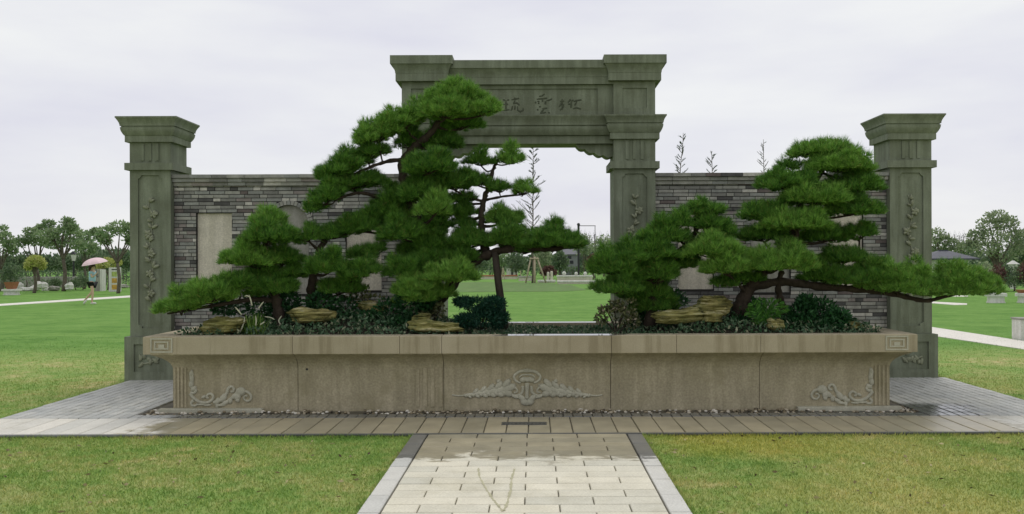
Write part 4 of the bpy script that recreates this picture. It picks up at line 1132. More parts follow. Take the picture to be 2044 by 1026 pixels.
GT = 'trees on the far side of the lawn'
bgtree('garden_tree', 'tall forked tree with flat-topped tufts above the yellow bush', 127, 580, 50, [(120, 480, 22, 10), (95, 470, 18, 9), (135, 443, 13, 9), (130, 458, 20, 10), (97, 447, 12, 8), (150, 470, 20, 12), (113, 488, 26, 9), (155, 488, 18, 9), (108, 462, 14, 8), (143, 455, 14, 8)], .2, 420, 'treeleaf', r=.16, group=GT, fork=.55)
bgtree('garden_tree', 'spreading tree with open fan of limbs at the photo edge side', 75, 580, 52, [(55, 477, 22, 9), (80, 470, 22, 10), (40, 485, 16, 9), (62, 462, 14, 8), (92, 483, 16, 9), (70, 482, 26, 7), (80, 455, 8, 6)], .2, 380, 'treeleaf', r=.14, group=GT, fork=.38)
bgtree('garden_tree', 'dark-edged tree cut off by the edge of the view', 2, 580, 50, [(0, 460, 16, 11), (-15, 475, 24, 14), (12, 475, 13, 12), (-20, 500, 26, 12), (18, 488, 10, 10), (25, 500, 10, 8)], .2, 420, 'treeleaf', r=.16, group=GT)
bgtree('garden_tree', 'round-topped tree between the forked tree and the multi-stemmed one', 168, 580, 54, [(167, 470, 16, 12), (175, 485, 14, 12), (160, 488, 16, 11), (170, 500, 18, 10), (186, 494, 12, 10)], .2, 380, 'treeleaf', r=.12, group=GT)
bgtree('garden_tree', 'wide multi-stemmed tree partly behind the grey outer pillar', 236, 580, 46, [(215, 463, 22, 10), (240, 452, 26, 10), (258, 462, 18, 14), (200, 470, 14, 9), (190, 462, 8, 6), (270, 455, 22, 14), (262, 480, 14, 9), (210, 480, 12, 8)], .2, 420, 'treeleaf', r=.13, group=GT, fork=.5)
bgtree('yellow_tree', 'small yellow-leaved tree with pale trunk under the spreading tree', 68, 578, 47, [(62, 525, 13, 8), (78, 524, 13, 8), (70, 517, 15, 7), (58, 533, 8, 6), (84, 532, 7, 6)], .16, 330, 'yellowleaf', r=.12, group=GT, fork=.6)
bgtree('yellow_tree', 'small yellow-leaved tree behind the umbrella and display board', 216, 580, 52, [(205, 528, 14, 8), (222, 527, 14, 8), (235, 525, 8, 5), (200, 535, 8, 5), (214, 520, 10, 5)], .16, 320, 'yellowleaf', r=.1, group=GT, fork=.6)
for i, (px, py, rx, ry, lab) in enumerate(((18, 515, 22, 22, 'at the view edge'), (52, 512, 24, 20, 'below the spreading tree'), (100, 515, 26, 21, 'left of the forked tree trunk'), (150, 514, 26, 21, 'behind the garden lamp'), (196, 512, 26, 20, 'above the pink umbrella'), (245, 510, 26, 24, 'next to the grey outer pillar'))):
    bgtree('round_tree', 'dark rounded tree in the back row ' + lab, px, 560, 78, [(px - rx * .4, py + 10, rx * .6, ry * .6), (px + rx * .4, py + 11, rx * .6, ry * .6), (px, py + 4, rx * .7, ry * .65), (px, py + 14, rx * .9, ry * .7)], .3, 420, 'darkleaf', r=.12, group='dark round trees of the back row', fork=.3)
# hedges: trimmed leaf masses
def hedge(label, px0, px1, top, D, mat, dep=1.2, base=0.0, leaf=.14, dens=70, name='hedge', cat='hedge'):
    xa, xb = PX(px0, D), PX(px1, D); zt = PZ(top, D, px0); n = int((xb - xa) * (zt + dep) * dens)
    root = empty(name, ((xa + xb) / 2, D, 0), label, cat)
    x = RNG.uniform(xa, xb, n); y = D + RNG.uniform(0, dep, n); z = RNG.uniform(0, 1, n) ** .7 * zt * (1 + .05 * np.sin(x * 2.1) + .04 * np.sin(x * 5.3))
    front = RNG.random(n) < .5; y[front] = D + RNG.uniform(0, .12, front.sum())
    d = unit(np.stack([RNG.normal(0, 1, n), RNG.normal(-.5, .8, n), RNG.normal(.5, .7, n)], 1))
    v, f = leaves(np.stack([x, y, z], 1), d, leaf * RNG.uniform(.7, 1.3, n), leaf * .6 * RNG.uniform(.7, 1.2, n)); np_mesh('foliage', v, f, M[mat], root)
    b = MB(); k = int((xb - xa) / 1.5) + 1
    for i in range(k): xx = xa + (i + .5) * (xb - xa) / k; b.tube([(xx, D + dep / 2, 0), (xx + .05, D + dep / 2, zt * .5), (xx, D + dep / 2, zt * .85)], [.05, .04, .02], 5)
    b.build('stem', M['bark_grey'], root)
    return root
hedge('long dark hedge behind the garden rocks and display boards', -60, 262, 541, 62, 'darkleaf', 1.4)
hedge('tall dense shrubbery closing the back of the garden', -90, 268, 520, 86, 'darkleaf', 2.0, leaf=.3, dens=26)
hedge('shrubbery belt seen through the gateway behind the stakes', 870, 1260, 533, 98, 'darkleaf', 2.0, leaf=.32, dens=26)
hedge('shrubbery belt behind the pavilion', 1845, 2120, 522, 80, 'darkleaf', 2.0, leaf=.3, dens=26)
hedge('low green hedge behind the garden rocks', -60, 235, 556, 56, 'darkleaf', .8)
hedge('yellowish low hedge right of the display board', 236, 300, 560, 55, 'treeleaf', 1.0)
# low pale garden kerbs
D_ = 57.5; b = MB(); b.slab(PX(-40, D_), PX(165, D_), D_, D_ + .3, 0, PZ(552.5, D_, 80), .02)
tag(b.build('garden_wall', M['niche']), 'thin pale garden wall top in front of the dark hedge', 'wall')
# rocks of the far rockery
for i, (px, py, w, h, lab) in enumerate(((36, 571, 16, 16, 'tall pale rockery stone beside the potted bush'), (56, 577, 30, 8, 'long flat rockery stone left of the yellow tree trunk'), (83, 568, 22, 12, 'pale square-topped rockery stone beside the yellow tree trunk'), (92, 577, 14, 8, 'small rockery stone under the square-topped stone'), (108, 575, 22, 8, 'pinkish slanting rockery stone left of the forked tree'), (138, 571, 14, 12, 'white rounded rockery stone right of the forked tree'), (70, 574, 14, 9, 'little rockery stone between the flat and square ones'), (246, 571, 20, 6, 'flat grey rockery stone by the outer pillar'))):
    rock(lab, px, py, w, h, 51 - (i % 3) * .6, 30 + i, 0, 'rockery_stone', M['niche'] if i in (4, 7) else M['white'], 'stones of the far rockery', .3, 14, 9)
for px, py, rx, ry, lab in ((110, 566, 14, 8, 'round dark bush among the rockery stones'), (165, 562, 16, 14, 'bronze-green bush behind the walking person'), (150, 566, 10, 9, 'small bush right of the white rockery stone')):
    bgtree('rockery_bush', lab, px, 580, 52, [(px - rx * .3, py, rx * .7, ry * .8), (px + rx * .3, py, rx * .7, ry * .8), (px, py - ry * .3, rx * .6, ry * .7)], .14, 260, 'darkleaf', r=.04, cat='bush', fork=.3)
# garden lamp
D_ = 58; root = empty('garden_lamp', (PX(147, D_), D_, 0), 'slim dark garden lamp with white lantern among the trees', 'lamp')
b = MB(); b.tube([(PX(147, D_), D_, 0), (PX(147, D_), D_, PZ(508, D_, 147))], .06, 7); b.build('post', M['black'], root)
b = MB(); c = P(147, 514, D_); b.stack(c.x - .12, c.x + .12, c.y - .12, c.y + .12, [(c.z - .22, -.05), (c.z + .2, .02)]); b.build('lantern', M['white'], root)
b = MB(); b.stack(c.x - .16, c.x + .16, c.y - .16, c.y + .16, [(c.z + .2, .02), (c.z + .4, -.12)]); b.build('lantern_cap', M['black'], root)
# display boards
D_ = G(225, 582).y; xa, xb = PX(217, D_), PX(237, D_); zt = PZ(534, D_, 225)
root = empty('display_board', ((xa + xb) / 2, D_, 0), 'white upright board with three stacked orange pictures', 'display board')
b = MB(); b.slab(xa, xb, D_, D_ + .3, 0, zt, .01); bd = b.build('board_body', M['white'], root)
b = MB(); b.box(xa + .16, xb - .08, D_ - .006, D_ - .001, zt * .9, zt * .94); b.build('title_strip', M['black'], bd)
for k, mm in enumerate(('poster1', 'poster1', 'poster2')):
    z0 = zt * (.09 + .27 * k); b = MB(); b.box(xa + .17, xb - .1, D_ - .012, D_ - .002, z0, z0 + zt * .2); b.build('picture', M[mm], bd)
D_ = G(196, 581).y; xa, xb = PX(189, D_), PX(203, D_); zt = PZ(537, D_, 196)
root = empty('display_board', ((xa + xb) / 2, D_, 0), 'plain grey upright board beside the walking person', 'display board')
b = MB(); b.slab(xa, xb - .12, D_, D_ + .5, 0, zt, .01); b.build('board_body', M['niche'], root)
b = MB(); b.box(xb - .119, xb, D_ + .02, D_ + .48, 0, zt - .03); b.build('board_side', M['white'], root)
# stone pots
def stone_bench(px0, px1, top, base, label, plant=None):
    D_ = G((px0 + px1) / 2, base).y; xa, xb = PX(px0, D_), PX(px1, D_); zt = PZ(top, D_, (px0 + px1) / 2); w = xb - xa
    root = empty('stone_bonsai_stand', ((xa + xb) / 2, D_ + w * .3, 0), label, 'stone stand', 'white stone stands on the lawn')
    b = MB(); b.slab(xa, xb, D_, D_ + w * .6, zt * .66, zt, .02); b.build('stand_top', M['white'], root)
    b = MB(); b.stack(xa + w * .11, xb - w * .11, D_ + w * .08, D_ + w * .52, [(zt * .12, 0), (zt * .655, 0)]); b.build('stand_body', M['white'], root)
    b = MB(); b.slab(xa + w * .07, xb - w * .07, D_ + w * .05, D_ + w * .55, 0, zt * .118, .01); b.build('stand_foot', M['white'], root)
    return (xa + xb) / 2, D_ + w * .3, zt
x_, y_, z_ = stone_bench(2, 33, 577, 589, 'white stone stand carrying a bushy potted plant')
root = empty('potted_bonsai', (x_, y_, z_), 'dark bushy plant in terracotta pot on a stone stand', 'potted plant')
b = MB(); b.stack(x_ - .14, x_ + .14, y_ - .14, y_ + .14, [(z_ + .001, .02), (z_ + .3, .1), (z_ + .36, .11)]); b.build('pot', M['terracotta'], root)
leafmass('leaf_crown', [(x_ - .25, y_, z_ + .75), (x_ + .2, y_, z_ + .8), (x_, y_, z_ + 1.05), (x_ - .1, y_, z_ + .55)], [(.42, .4, .3)] * 4, 420, .1, .06, M['darkleaf'], root)
stone_bench(1975.5, 2010.5, 585, 605, 'white stone stand with empty top, whole in view')
x_, y_, z_ = stone_bench(2037, 2072, 585, 605, 'white stone stand cut off by the view edge')
root = empty('bonsai_pot', (x_, y_, z_), 'shallow brown pot on the stone stand at the view edge', 'pot')
b = MB(); b.stack(x_ - .3, x_ + .3, y_ - .14, y_ + .14, [(z_ + .001, -.04), (z_ + .1, .02), (z_ + .12, .03)]); b.build('pot_body', M['terracotta'], root)
b = MB(); b.tube([(x_, y_, z_ + .121), (x_ + .1, y_, z_ + .4), (x_ + .3, y_, z_ + .5)], [.05, .04, .02], 6); b.build('stem', M['bark'], root)
leafmass('leaf_crown', [(x_ + .3, y_, z_ + .6)], [(.3, .25, .15)], 300, .08, .05, M['darkleaf'], root)
D_ = G(2050, 680).y; b = MB(); xa = PX(2038.5, D_); b.slab(xa, xa + .5, D_, D_ + .35, 0, PZ(638, D_, 2040), .012)
o = b; root = empty('stone_post', (xa + .25, D_ + .17, 0), 'squat white stone post beside the pale path', 'post'); b.build('post_body', M['white'], root)
b = MB(); zt = PZ(638, D_, 2040); b.slab(xa - .02, xa + .52, D_ - .02, D_ + .37, zt + .001, zt + .03, .01); b.build('post_cap', M['niche'], root)

# right-hand background
bgtree('broad_tree', 'large pale-green broad tree rising above the pavilion', 1990, 560, 62, [(1990, 432, 24, 12), (1975, 450, 28, 14), (2010, 445, 24, 14), (1950, 470, 22, 14), (1985, 475, 34, 18), (2025, 470, 20, 16), (1965, 495, 30, 16), (2005, 505, 34, 18), (2030, 495, 18, 14), (1940, 490, 14, 10)], .26, 520, 'treeleaf2', r=.25, group=GT, fork=.3)
bgtree('broad_tree', 'leafy tree directly behind the carved outer pillar', 1880, 560, 66, [(1868, 470, 18, 16), (1885, 480, 16, 14), (1860, 490, 20, 18), (1905, 490, 20, 13), (1925, 495, 16, 12), (1880, 505, 24, 14)], .26, 420, 'treeleaf2', r=.2, group=GT)
bgtree('broad_tree', 'dark leafy tree at the far view edge', 2050, 560, 64, [(2040, 475, 16, 16), (2060, 470, 20, 20), (2044, 500, 22, 16), (2035, 515, 14, 10)], .26, 420, 'darkleaf', r=.2, group=GT)
for i, (px, py, rx, ry, m_, lab) in enumerate(((1965, 540, 20, 18, 'treeleaf2', 'mottled bush left of the bronze shrub'), (1993, 548, 20, 20, 'redleaf', 'bronze-brown bush behind the empty stone stand'), (2024, 550, 22, 22, 'darkleaf', 'dark bush behind the white lantern'), (2050, 545, 18, 24, 'redleaf', 'bronze bush at the view edge'), (1945, 560, 22, 12, 'darkleaf', 'low dark bush beyond the branch tip'), (1885, 548, 18, 14, 'darkleaf', 'dark bush in front of the pavilion wall'), (1910, 535, 14, 14, 'treeleaf2', 'pale bush against the pavilion middle'))):
    bgtree('garden_bush', lab, px, 578, 46 - i * .5, [(px - rx * .4, py + 3, rx * .7, ry * .7), (px + rx * .4, py + 3, rx * .7, ry * .7), (px, py - ry * .3, rx * .7, ry * .7), (px, py + ry * .5, rx * .9, ry * .5)], .15, 360, m_, r=.06, cat='bush', group='bushes at the edge of the far lawn', fork=.3)
hedge('long low hedge beyond the stone stands', 1850, 2100, 558, 50, 'darkleaf', 1.0)
D_ = 57; xa, xb = PX(1868, D_), PX(1940, D_)
root = empty('pavilion', ((xa + xb) / 2, D_ + 1.5, 0), 'white-walled garden pavilion with dark hipped roof', 'pavilion')
ze = PZ(518, D_, 1900); zr = PZ(500, D_, 1900)
b = MB(); b.box(xa, xb, D_ + .4, D_ + 2.6, 0, ze - .02); b.build('wall', M['white'], root)
b = MB(); b.loft([[(xa - .5, D_, ze), (xb + .5, D_, ze), (xb + .5, D_ + 3, ze), (xa - .5, D_ + 3, ze)], [(xa - .5, D_, ze + .08), (xb + .5, D_, ze + .08), (xb + .5, D_ + 3, ze + .08), (xa - .5, D_ + 3, ze + .08)], [(xa + .8, D_ + 1.45, zr), (xb - .8, D_ + 1.45, zr), (xb - .8, D_ + 1.55, zr), (xa + .8, D_ + 1.55, zr)]])
rf = b.build('roof', M['rooftile'], root)
b = MB(); b.box(xa + .85, xb - .85, D_ + 1.43, D_ + 1.57, zr + .001, zr + .06); b.build('ridge', M['rooftile'], rf)
for px in (1893, 1905, 1915):
    b = MB(); xx = PX(px, D_); b.box(xx - .2, xx + .2, D_ + .37, D_ + .398, .2, ze - .2); b.build('window', M['glass'], root)
D_ = 48; root = empty('stone_lantern', (PX(2022, D_), D_, 0), 'small white stone lantern among the bushes', 'lantern')
c = PX(2022, D_); zt = PZ(520, D_, 2022)
b = MB(); b.box(c - .1, c + .1, D_ - .1, D_ + .1, 0, zt - .45); b.build('shaft', M['white'], root)
b = MB(); b.box(c - .16, c + .16, D_ - .16, D_ + .16, zt - .449, zt - .2); b.build('light_box', M['white'], root)
b = MB(); b.stack(c - .22, c + .22, D_ - .22, D_ + .22, [(zt - .199, .03), (zt, -.18)]); b.build('cap', M['white'], root)

# ------------------------------------------------------------------ seen through the gateway
def thin_conifer(label, px, top, D_, lean=0.0, blen=14, n=34, from_z=2.2, bare=False, stakes=False, wbase=None):
    zt = PZ(top, D_, px); x0 = PX(px, D_); root = empty('sapling_conifer', (x0, D_, 0), label, 'young tree', 'newly planted thin trees beyond the wall')
    r = random.Random(px); b = MB()
    ps = [Vector((x0 + lean * (i / 10) ** 2 + r.uniform(-.04, .04), D_, zt * i / 10)) for i in range(11)]
    b.tube(bez(ps, 3), [.075 - .06 * i / 30 for i in range(31)], 6); b.build('trunk', M['bark_grey'], root, True)
    bb = MB(); Lp = []; Ld = []
    for i in range(n):
        f = (i + .5) / n; z = from_z + (zt - .2 - from_z) * f; t_ = z / zt; p = Vector((x0 + lean * t_ ** 2, D_, z))
        L_ = blen / F * D_ * (1.05 - f) * r.uniform(.6, 1.15) + .15; a = r.uniform(0, 6.283); el = r.uniform(.3, 1.0); L_ *= r.choice([.5, .8, 1, 1.25])
        d = Vector((math.cos(a), math.sin(a) * .8, math.sin(el))).normalized(); e = p + d * L_ + Vector((0, 0, .12 * L_))
        bb.tube(bez([p, p + d * L_ * .5, e], 3), [.03, .028, .026, .024, .022, .02, .015], 4)
        for k in range(9 if not bare else 2):
            q = p.lerp(e, .3 + .7 * k / 9); Lp.append(q); Ld.append((d + Vector((r.uniform(-.6, .6), r.uniform(-.6, .6), r.uniform(.0, .7)))).normalized())
    bb.build('branch', M['bark_grey'], root, True)
    v, f = leaves(np.array(Lp), np.array(Ld), RNG.uniform(.14, .3, len(Lp)), RNG.uniform(.03, .07, len(Lp))); np_mesh('leaf_sprays', v, f, M['conifer'], root)
    return root
thin_conifer('thin sparse conifer framed by the gateway opening', 1063, 288, 65, .1, 40, 52, 3.2)
thin_conifer('leaning thin conifer top behind the wall nearest the gateway', 1352, 265, 66, .5, 30, 44, 5)
thin_conifer('shorter thin conifer top behind the wall', 1426, 301, 66, -.2, 34, 34, 5)
thin_conifer('nearly bare upright sapling top behind the wall', 1523, 278, 66, .1, 26, 26, 6, True)
D_ = 65; root = empty('tree_stakes', (PX(1067, D_), D_, 0), 'pale wooden tripod stakes bracing the thin conifer', 'tree stakes')
for p0, p1, r_ in (((1067, 566), (1067, 512), .085), ((1049, 563), (1060, 514), .06), ((1090, 561), (1072, 514), .06)):
    a = P(*p0, D_ - (.3 if p0[0] == 1067 else .1)); c = P(*p1, D_); a.z = -.02
    b = MB(); b.tube([a, a.lerp(c, .5), c], r_, 7); b.build('stake', M['wood'], root, True)
b = MB(); b.tube([P(1057, 516, D_ - .1), P(1076, 516, D_ - .1)], .05, 6); b.build('cross_tie', M['wood'], root)
D_ = 78; root = empty('tree_stakes', (PX(1004, D_), D_, 0), 'thin far pair of stakes left of the tripod', 'tree stakes')
for p0, p1 in (((1001, 549), (1004, 534)), ((1008, 549), (1004, 534)), ((1040, 549), (1039, 540))):
    a = P(*p0, D_); c = P(*p1, D_); a.z = -.02; b = MB(); b.tube([a, c], .05, 6); b.build('stake', M['wood'], root)

for i, (px, py, rx, ry, D_, m_, lab) in enumerate(((905, 515, 26, 22, 86, 'treeleaf2', 'grey-green tree between the tall pine and its limb'), (950, 518, 28, 18, 84, 'darkleaf', 'dark tree under the tall pine limb'), (1000, 515, 26, 20, 88, 'treeleaf', 'green tree just left of the tripod stakes'), (1030, 520, 22, 22, 82, 'darkleaf', 'dark tree behind the tripod stakes'), (1085, 515, 20, 24, 84, 'treeleaf2', 'mottled tree right of the tripod stakes'), (1118, 520, 16, 20, 80, 'darkleaf', 'round dark tree before the grey building'), (1165, 488, 22, 22, 95, 'treeleaf2', 'grey-green tree beside the grey building'), (1205, 490, 26, 22, 92, 'treeleaf2', 'grey-green tree touching the gateway column'), (1184, 522, 14, 14, 78, 'redleaf', 'bronze-leaved tree before the grey-green trees'), (1225, 505, 20, 20, 88, 'treeleaf', 'green tree hidden by the gateway column'), (1095, 540, 14, 8, 76, 'redleaf', 'low brown bush right of the tripod'))):
    bgtree('park_tree', lab, px, 552, D_, [(px - rx * .4, py + 3, rx * .65, ry * .7), (px + rx * .4, py + 4, rx * .65, ry * .7), (px, py - ry * .4, rx * .7, ry * .6), (px, py + ry * .5, rx * .8, ry * .5)], .3, 360, m_, r=.12, group='trees seen through the gateway', fork=.3)
D_ = 100; xa, xb = PX(1118, D_), PX(1157, D_)
root = empty('grey_building', ((xa + xb) / 2, D_ + 3, 0), 'small grey building with dark windows seen through the gateway', 'building')
zt = PZ(508, D_); zr = PZ(492, D_)
b = MB(); b.box(xa, xb, D_, D_ + 6, 0, zt); b.build('wall', M['bldg'], root)
b = MB(); b.loft([[(xa - .3, D_ - .3, zt + .001), (xb + .2, D_ - .3, zt + .001), (xb + .2, D_ + 6, zt + .001), (xa - .3, D_ + 6, zt + .001)], [(xa + .9, D_ + 2.4, zr), (xb + .1, D_ + 2.4, zr), (xb + .1, D_ + 3, zr), (xa + .9, D_ + 3, zr)]]); b.build('roof', M['rooftile'], root)
for px, py in ((1127, 514), (1137, 514), (1141, 523), (1130, 523)):
    q = P(px, py, D_); b = MB(); b.box(q.x - .2, q.x + .2, D_ - .04, D_ - .002, q.z - .18, q.z + .18); b.build('window', M['glass'], root)
D_ = 70
def lowwall(px0, px1, top, D_, label, mat='white', bot=0.0):
    b = MB(); xa, xb = PX(px0, D_), PX(px1, D_); zt = PZ(top, D_, px0); root = empty('terrace_wall', ((xa + xb) / 2, D_, 0), label, 'low wall')
    b.slab(xa, xb, D_, D_ + .5, 0, zt - .12, .01); b.build('wall_face', M['plaster'], root)
    b = MB(); b.slab(xa - .05, xb + .05, D_ - .05, D_ + .55, zt - .119, zt, .02); b.build('coping', M[mat], root)
lowwall(1112, 1182, 549.5, 73, 'upper pale terrace wall beyond the gateway')
lowwall(1113, 1188, 560, 62, 'lower pale terrace wall beyond the gateway')
lowwall(1074, 1108, 559, 66, 'short low pale wall right of the tripod stakes')
lowwall(1035, 1062, 551, 72, 'grey low wall left of the tripod stakes', 'niche')
lowwall(960, 1032, 549, 80, 'far thin orange-brown garden edge', 'terracotta')
for i, (px, py, r_, lab) in enumerate(((1126, 546, 4, 'first white ball on the upper terrace wall'), (1150, 543, 3.4, 'white ball in the middle of the upper terrace wall'), (1168, 546, 3.6, 'white ball at the far end of the terrace wall'))):
    q = P(px, py, 73.2); b = MB(); zt = PZ(549.5, 73, 1112); R_ = r_ / F * 73; b.ball((q.x, q.y, zt + R_ * .98), (R_, R_, R_), None, 10, 7); tag(b.build('stone_ball', M['white'], None, True), lab, 'stone ball', 'white balls on the terrace')
for i, (px, h, lab) in enumerate(((1094, 10, 'short pale green bollard beside the tripod stakes'), (1101, 12, 'taller pale bollard right of the short one'))):
    D_ = 71; x_ = PX(px, D_); z_ = h / F * D_ + .35; b = MB(); b.tube([(x_, D_, -.01), (x_, D_, z_ * .9), (x_, D_, z_)], [.12, .11, .07], 8); tag(b.build('bollard', M['plaster']), lab, 'bollard')
# white van-like kiosk glimpsed under the limb
D_ = 84; root = empty('white_kiosk', (PX(1022, D_), D_, 0), 'small white kiosk with dark window under the pine limb', 'kiosk')
b = MB(); xa, xb = PX(1011, D_), PX(1033, D_); zt = PZ(534, D_); b.box(xa, xb, D_, D_ + 1.5, 0, zt); b.build('kiosk_body', M['white'], root)
b = MB(); b.box(xa + .45, xa + .62, D_ - .03, D_ - .002, .2, zt - .1); b.build('window', M['glass'], root)
b = MB(); b.slab(xa - .06, xb + .06, D_ - .06, D_ + 1.56, zt + .001, zt + .07, .01); b.build('roof', M['bldg'], root)
# dark mast with arm
D_ = 75; root = empty('lamp_mast', (PX(1155, D_), D_, 0), 'dark mast with thin horizontal arm above the trees', 'mast')
b = MB(); b.tube([(PX(1155, D_), D_, 0), (PX(1155, D_), D_, PZ(448, D_))], .1, 8); b.build('post', M['black'], root)
b = MB(); q = P(1155, 448, D_); b.ball(q, (.14, .14, .14)); b.build('lamp_head', M['black'], root)
b = MB(); b.tube([P(1155, 450.5, D_), P(1189, 450.5, D_)], .03, 6); b.build('arm', M['black'], root)
b = MB(); b.tube([P(1188, 450, D_), P(1188, 472, D_), (PX(1188, D_), D_, 0)], .03, 6); b.build('side_post', M['black'], root)

# row of far conifers and far wood
for i, (px, py) in enumerate(((893, 459), (903, 456), (914, 460), (925, 458), (1168, 457), (1177, 461), (1187, 459), (1199, 461), (1213, 460), (1224, 459), (1236, 458), (1887, 458), (1896, 461), (1906, 460), (1915, 462), (1924, 459), (2026, 458), (2036, 460))):
    D_ = 150 + (i % 4) * 3; zt = PZ(py, D_, px); x_ = PX(px, D_); root = empty('far_conifer', (x_, D_, 0), 'small dark pointed conifer in the row on the horizon', 'conifer', 'pointed conifers along the horizon')
    b = MB(); b.tube([(x_, D_, 0), (x_, D_, zt * .9)], [.2, .05], 5); b.build('trunk', M['bark'], root)
    n = 420; h = RNG.uniform(0, 1, n); a = RNG.uniform(0, 6.283, n); rr = (1 - h) * 1.7 * RNG.uniform(.3, 1, n) + .05
    p = np.stack([x_ + rr * np.cos(a), D_ + rr * np.sin(a), zt * (.08 + .92 * h)], 1); d = unit(np.stack([np.cos(a), np.sin(a), RNG.uniform(-.6, .2, n)], 1))
    v, f = leaves(p, d, .6 * (1.1 - h), .3 * (1.1 - h)); np_mesh('crown', v, f, M['conifer'], root)
n = 110000; xw = RNG.uniform(-330, 330, n); yw = RNG.uniform(160, 175, n) - np.maximum(0, np.abs(xw) - 90) * .45
hh = 2.4 + .7 * np.sin(xw * .21) + .5 * np.sin(xw * .53 + 1) + .6 * np.sin(xw * 1.3)
zw = RNG.uniform(0, 1, n) ** .6 * hh
v, f = leaves(np.stack([xw, yw, zw], 1), unit(RNG.normal(0, 1, (n, 3)) + np.array([0, -.4, .4])), np.full(n, 1.0), np.full(n, .7))
tag(np_mesh('far_woods', v, f, M['darkleaf']), 'dark band of woodland along the horizon', kind='stuff')

# ------------------------------------------------------------------ person with umbrella
foot = G(184, 607); D_ = foot.y; px0 = foot.x
person = empty('person', (px0, D_, 0), 'person in pale blue top and black shorts walking under an umbrella', 'person')
def skin(name, verts, edges, radii, mat, parent, root_i=0, sub=1):
    me = bpy.data.meshes.new(name); me.from_pydata([tuple(Vector(v) + Vector((px0, D_, 0))) for v in verts], edges, []); setmats(me, mat)
    o = link(bpy.data.objects.new(name, me), parent)
    m_ = o.modifiers.new('skin', 'SKIN'); m_.use_smooth_shade = True
    for i, r_ in enumerate(radii):
        sv = me.skin_vertices[0].data[i]; sv.radius = r_ if isinstance(r_, tuple) else (r_, r_); sv.use_root = (i == root_i)
    s_ = o.modifiers.new('sub', 'SUBSURF'); s_.levels = sub; s_.render_levels = sub
    return o
# facing +x ; pelvis, chest, neck, head, legs (back foot trailing to -x), arms
Vv = [(0, 0, .93), (0, 0, 1.08), (.01, 0, 1.28), (.02, 0, 1.42), (.03, 0, 1.50), (.04, 0, 1.60), (.045, 0, 1.70),
      (0, -.09, .90), (.07, -.09, .52), (.03, -.09, .10), (.05, -.09, .05), (.17, -.09, .03),
      (0, .09, .90), (-.06, .09, .52), (-.34, .09, .20), (-.40, .09, .15), (-.34, .09, .06),
      (.02, -.17, 1.38), (.10, -.22, 1.16), (.24, -.16, 1.28), (.27, -.155, 1.33),
      (.02, .17, 1.38), (-.06, .21, 1.12), (.02, .2, .90), (.04, .2, .85)]
Ee = [(0, 1), (1, 2), (2, 3), (3, 4), (4, 5), (5, 6), (0, 7), (7, 8), (8, 9), (9, 10), (10, 11), (0, 12), (12, 13), (13, 14), (14, 15), (15, 16), (3, 17), (17, 18), (18, 19), (19, 20), (3, 21), (21, 22), (22, 23), (23, 24)]
Rr = [(.12, .15), (.10, .13), (.11, .15), (.09, .12), .05, .085, .075, .085, .058, .04, .042, .03, .085, .058, .04, .042, .03, .05, .038, .03, .026, .05, .038, .03, .026]
for w, dx, up in ((20, .05, .06), (24, .02, -.07)):
    bx_, by_, bz_ = Vv[w]
    for k in range(4):
        i0 = len(Vv); Vv.append((bx_ + .02 * (k - 1.5) * .8 + dx * .4, by_, bz_ + up * .5)); Vv.append((bx_ + .02 * (k - 1.5) + dx * (.7 if w == 20 else .4), by_ + .015, bz_ + up * (1 + .1 * (k % 2))))
        Ee += [(w, i0), (i0, i0 + 1)]; Rr += [.010, .008]
    i0 = len(Vv); Vv.append((bx_ + .035, by_ - .01, bz_ + up * .3)); Vv.append((bx_ + .05, by_ - .01, bz_ + up * .6)); Ee += [(w, i0), (i0, i0 + 1)]; Rr += [.011, .009]
body = skin('body', Vv, Ee, Rr, M['skin'], person)
skin('shirt', [(0, 0, .92), (0, 0, 1.1), (.01, 0, 1.28), (.02, 0, 1.42), (.02, -.17, 1.39), (.06, -.2, 1.27), (.02, .17, 1.39), (-.03, .2, 1.27)], [(0, 1), (1, 2), (2, 3), (3, 4), (4, 5), (3, 6), (6, 7)], [(.155, .185), (.135, .165), (.135, .175), (.1, .13), .072, .062, .072, .062], M['shirt'], person)
skin('shorts', [(0, 0, .93), (0, -.09, .86), (.025, -.09, .74), (0, .09, .86), (-.02, .09, .74)], [(0, 1), (1, 2), (0, 3), (3, 4)], [(.145, .17), .11, .095, .11, .095], M['shorts'], person)
b = MB(); o_ = Vector((px0, D_, 0)); b.ball(o_ + Vector((.015, 0, 1.665)), (.105, .1, .11)); b.tube(bez([o_ + Vector((-.06, 0, 1.66)), o_ + Vector((-.11, 0, 1.55)), o_ + Vector((-.10, 0, 1.40))], 4), [.06] * 5 + [.05, .04, .03, .02], 8); b.build('hair', M['hair'], person, True)
b = MB()
for s_ in (-1, 1): b.ball(o_ + Vector((.125, s_ * .035, 1.615)), (.008, .014, .009))
b.build('eye', M['hair'], body); b = MB(); b.ball(o_ + Vector((.135, 0, 1.585)), (.018, .013, .02)); b.build('nose', M['skin'], body, True)
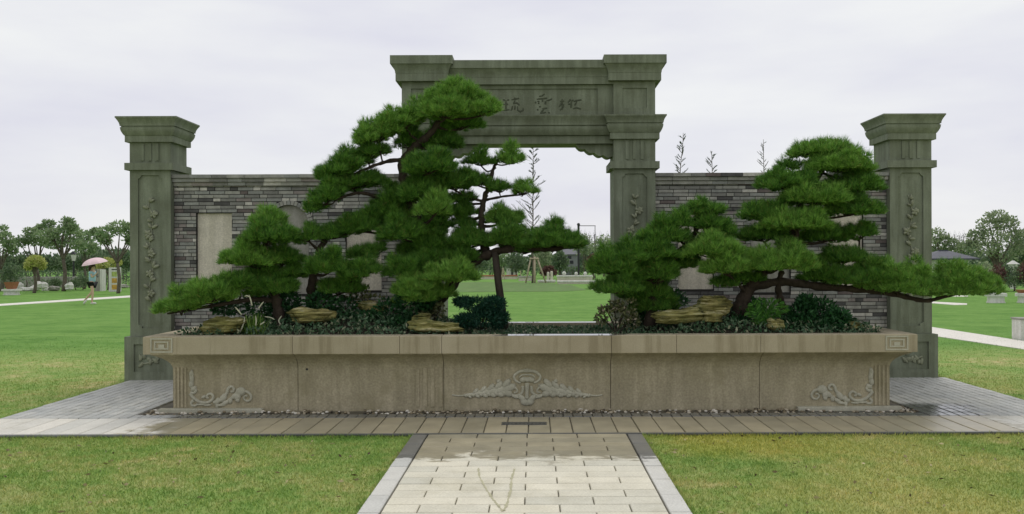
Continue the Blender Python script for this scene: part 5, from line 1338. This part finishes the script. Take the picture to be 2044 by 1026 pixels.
b = MB(); b.ball(o_ + Vector((.118, 0, 1.545)), (.008, .026, .007)); b.build('mouth', M['pink'], body)
for c, a in (((.09, -.09, .045), 0), ((-.36, .09, .10), -1.0)):
    b = MB(); b.ball(o_ + Vector(c), (.14, .05, .045), Matrix.Rotation(a, 3, 'Y')); b.build('shoe', M['shoe'], person, True)
person.scale = (.9, .9, .9)
# umbrella, held
hx, hy, hz = px0 + .26, D_ - .14, 1.18
umb = empty('umbrella', (hx, hy, hz), 'open pale pink umbrella held over the walking person', 'umbrella')
ax = Vector((-.16, -.14, 1)).normalized(); tip = Vector((hx, hy, 1.18)) + ax * .63
rot = Vector((0, 0, 1)).rotation_difference(ax).to_matrix(); R_ = .49
vs = []; fs = []; NR = 5; NS = 16
for j in range(NR + 1):
    t_ = j / NR; rad = R_ * math.sin(t_ * 1.12) / math.sin(1.12); zz = -.22 * (1 - math.cos(t_ * 1.3)) / (1 - math.cos(1.3))
    for i in range(NS):
        a = 2 * math.pi * i / NS; k = 1 - (.06 * t_ if i % 2 else 0); vs.append(tip + rot @ Vector((rad * k * math.cos(a), rad * k * math.sin(a), zz - (0 if i % 2 == 0 else .0))))
for j in range(NR):
    for i in range(NS): fs.append((j * NS + i, j * NS + (i + 1) % NS, (j + 1) * NS + (i + 1) % NS, (j + 1) * NS + i))
b = MB(); b.add(vs, fs); o = cano = b.build('canopy', M['pink'], umb); so = o.modifiers.new('thick', 'SOLIDIFY'); so.thickness = .006
b = MB(); b.tube([Vector((hx, hy, 1.16)), tip + ax * .06], .010, 6); b.build('shaft', M['black'], umb)
b = MB(); b.tube([Vector((hx, hy, 1.16)), Vector((hx - .01, hy, 1.08)), Vector((hx + .02, hy, 1.05)), Vector((hx + .045, hy, 1.08))], .016, 6); b.build('handle', M['black'], umb, True)
for i in range(8):
    a = 2 * math.pi * i / 8; b = MB(); b.tube([tip + rot @ Vector((R_ * q * math.cos(a), R_ * q * math.sin(a), z_)) for q, z_ in ((.02, -.012), (.5, -.065), (.97, -.222))], .006, 4); b.build('rib', M['black'], cano)
